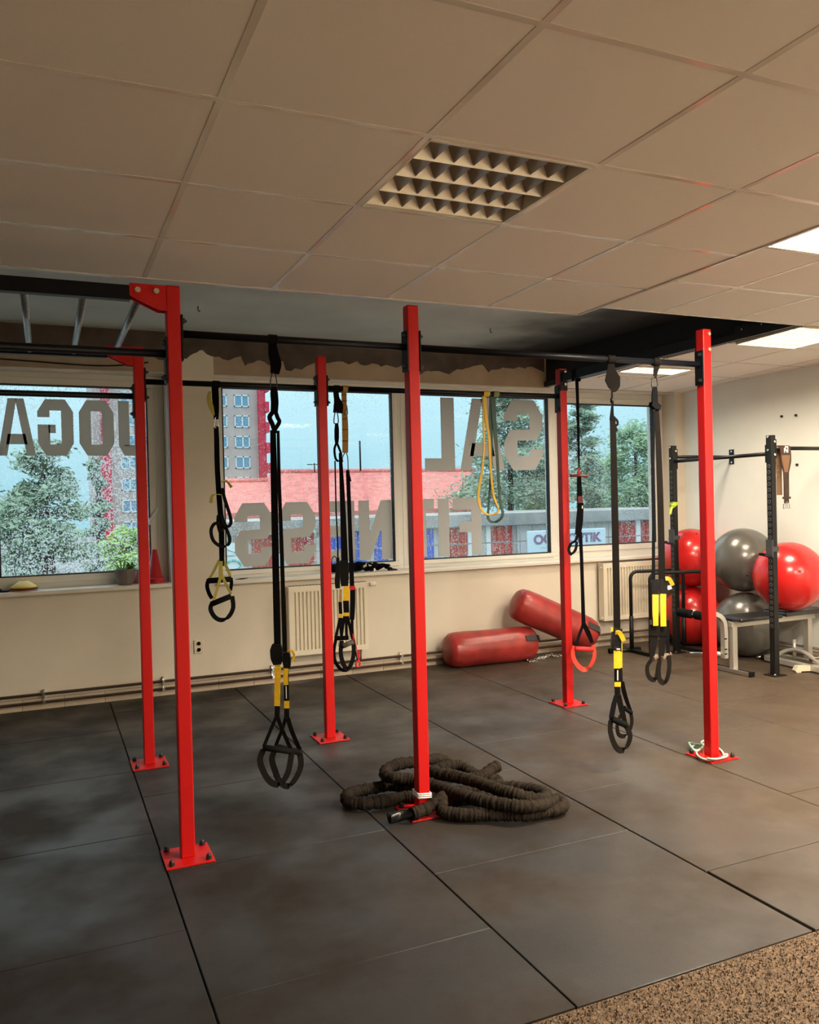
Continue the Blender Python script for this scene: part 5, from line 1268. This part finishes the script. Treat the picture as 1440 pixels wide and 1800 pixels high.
to.location = (0, -.05, (sz1-sz0)*.42); to.rotation_euler = (R(90), 0, 0); to.scale = (sc_, sc_*.9, 1)
MB().box((sx0+.5, fy-.246, sz0+(sz1-sz0)*.22), (sx1-.5, fy-.239, sz0+(sz1-sz0)*.25)).build('underline', m_drw, sg)
# pale banner with teal marks at the left of the fence
bn0, bn1 = X(384, fy-.3), X(420, fy-.3); bz0, bz1 = Zp(400, 1012, fy-.3), Zp(400, 955, fy-.3)
bb = thing('banner', ((bn0+bn1)/2, fy-.3, bz0), 'pale banner with teal marks hung on the left of the fence', 'banner')
MB().box((bn0, fy-.32, bz0), (bn1, fy-.28, bz1)).build('sheet', mat('pale_banner', (.72, .82, .82), .6), bb)
m_teal = mat('teal_print', (.10, .42, .42), .6); cxb = (bn0+bn1)/2+.06
zq = bz0+(bz1-bz0)*.62
MB().beam((cxb-.22, fy-.325, zq), (cxb-.22, fy-.325, zq+.22), .05, .01).beam((cxb-.22, fy-.325, zq+.2), (cxb+.2, fy-.325, zq+.02), .05, .01).beam((cxb-.22, fy-.325, zq), (cxb+.2, fy-.325, zq), .05, .01).build('print', m_teal, bb)
MB().tube([(cxb+.2*math.cos(t_), fy-.325, zq-.28+.14*math.sin(t_)) for t_ in [2*math.pi*k/16 for k in range(16)]], .035, 6, True).build('print', m_teal, bb)

# trees
def leafmat(name, col, col2):
    M = mat(name, col, .7, col2=col2, nscale=1.2, ramp=(.35, .65)); return M
m_l1 = leafmat('spruce_needles', (.15, .25, .17), (.34, .46, .32)); m_l2 = leafmat('broad_leaves', (.16, .30, .18), (.36, .54, .30)); m_l3 = leafmat('bush_leaves', (.20, .40, .10), (.42, .62, .20)); m_bark = mat('tree_bark', (.10, .075, .055), .9)
def tree(name, px, y_top, py_base_w, Y, label, M, seed, n, conifer=True, leaf=.16, zlow=GZ+.6):
    rg = random.Random(seed); p = at(px, y_top, Y); top = p.z; rad = py_base_w*mpp(p)
    t = thing(name, (p.x, Y, GZ), label, 'tree' if name != 'bush' else 'bush')
    hgt = top-zlow; mb = MB()
    MB().tube([(p.x, Y, GZ), (p.x+.1, Y, GZ+(top-GZ)*.5), (p.x, Y, top-.3)], [.22, .15, .03], 8).build('trunk', m_bark, t)
    blobs = []
    if conifer:
        k = 0
        while k < 60:
            f = rg.random()**.8; a = rg.uniform(0, 6.28); rr_ = rad*(.25+.75*f)*rg.uniform(.55, 1.05)
            blobs.append((Vector((p.x+math.cos(a)*rr_*.72, Y+math.sin(a)*rr_*.72, top-hgt*f*.97-.1)), rad*(.16+.16*f), .45)); k += 1
    else:
        for k in range(34):
            a = rg.uniform(0, 6.28); e_ = rg.uniform(-1, 1); q_ = math.sqrt(1-e_*e_)*rg.uniform(.4, .85)
            blobs.append((Vector((p.x+math.cos(a)*rad*q_, Y+math.sin(a)*rad*q_, zlow+hgt*(.5+.42*e_))), rad*.36, .85))
    for i in range(n):
        c_, r_, fl_ = blobs[rg.randrange(len(blobs))]
        v = Vector((rg.gauss(0, .5), rg.gauss(0, .5), rg.gauss(0, .5)*fl_))*r_
        q_ = c_+v; s_ = leaf*rg.uniform(.6, 1.3); d1 = Vector((rg.uniform(-1, 1), rg.uniform(-1, 1), rg.uniform(-.7, .4))).normalized(); d2 = d1.orthogonal().normalized()
        mb.add([q_-d1*s_, q_+d2*s_*.35, q_+d1*s_, q_-d2*s_*.35], [(0,1,2,3)])
    o = mb.build('foliage', M, t); o['kind'] = 'stuff'
tree('spruce_tree', 70, 752, 150, 17, 'big drooping spruce filling the left window', m_l1, 1, 24000, True, .085)
tree('spruce_tree', 168, 785, 48, 20, 'slim spruce in front of the crimson balconies', m_l1, 2, 7000, True, .09)
tree('bush', 222, 932, 42, 14, 'bright green bush seen just above the potted plant', m_l3, 3, 5000, False, .06, Zp(220, 1030, 14))
tree('spruce_tree', 890, 640, 128, 39, 'tall spruce behind the large hall lettering', m_l1, 4, 15000, True, .16, 1.4)
tree('leafy_tree', 1012, 650, 66, 46, 'tall leafy tree at the left of the right-hand window', m_l1, 5, 12000, True, .16, 1.2)
tree('leafy_tree', 1115, 745, 62, 39, 'rounded leafy tree at the right of the right-hand window', m_l2, 6, 12000, False, .15, Zp(1100, 925, 39))
tree('leafy_tree', 940, 780, 58, 55, 'broad leafy tree low behind the garages', m_l2, 7, 8000, False, .17, Zp(940, 915, 55))
tree('leafy_tree', 1052, 800, 42, 55, 'small leafy tree between the two tall ones', m_l1, 8, 6000, False, .16, Zp(1040, 915, 55))
for o in bpy.data.objects:
    if '_o' in o: del o['_o']
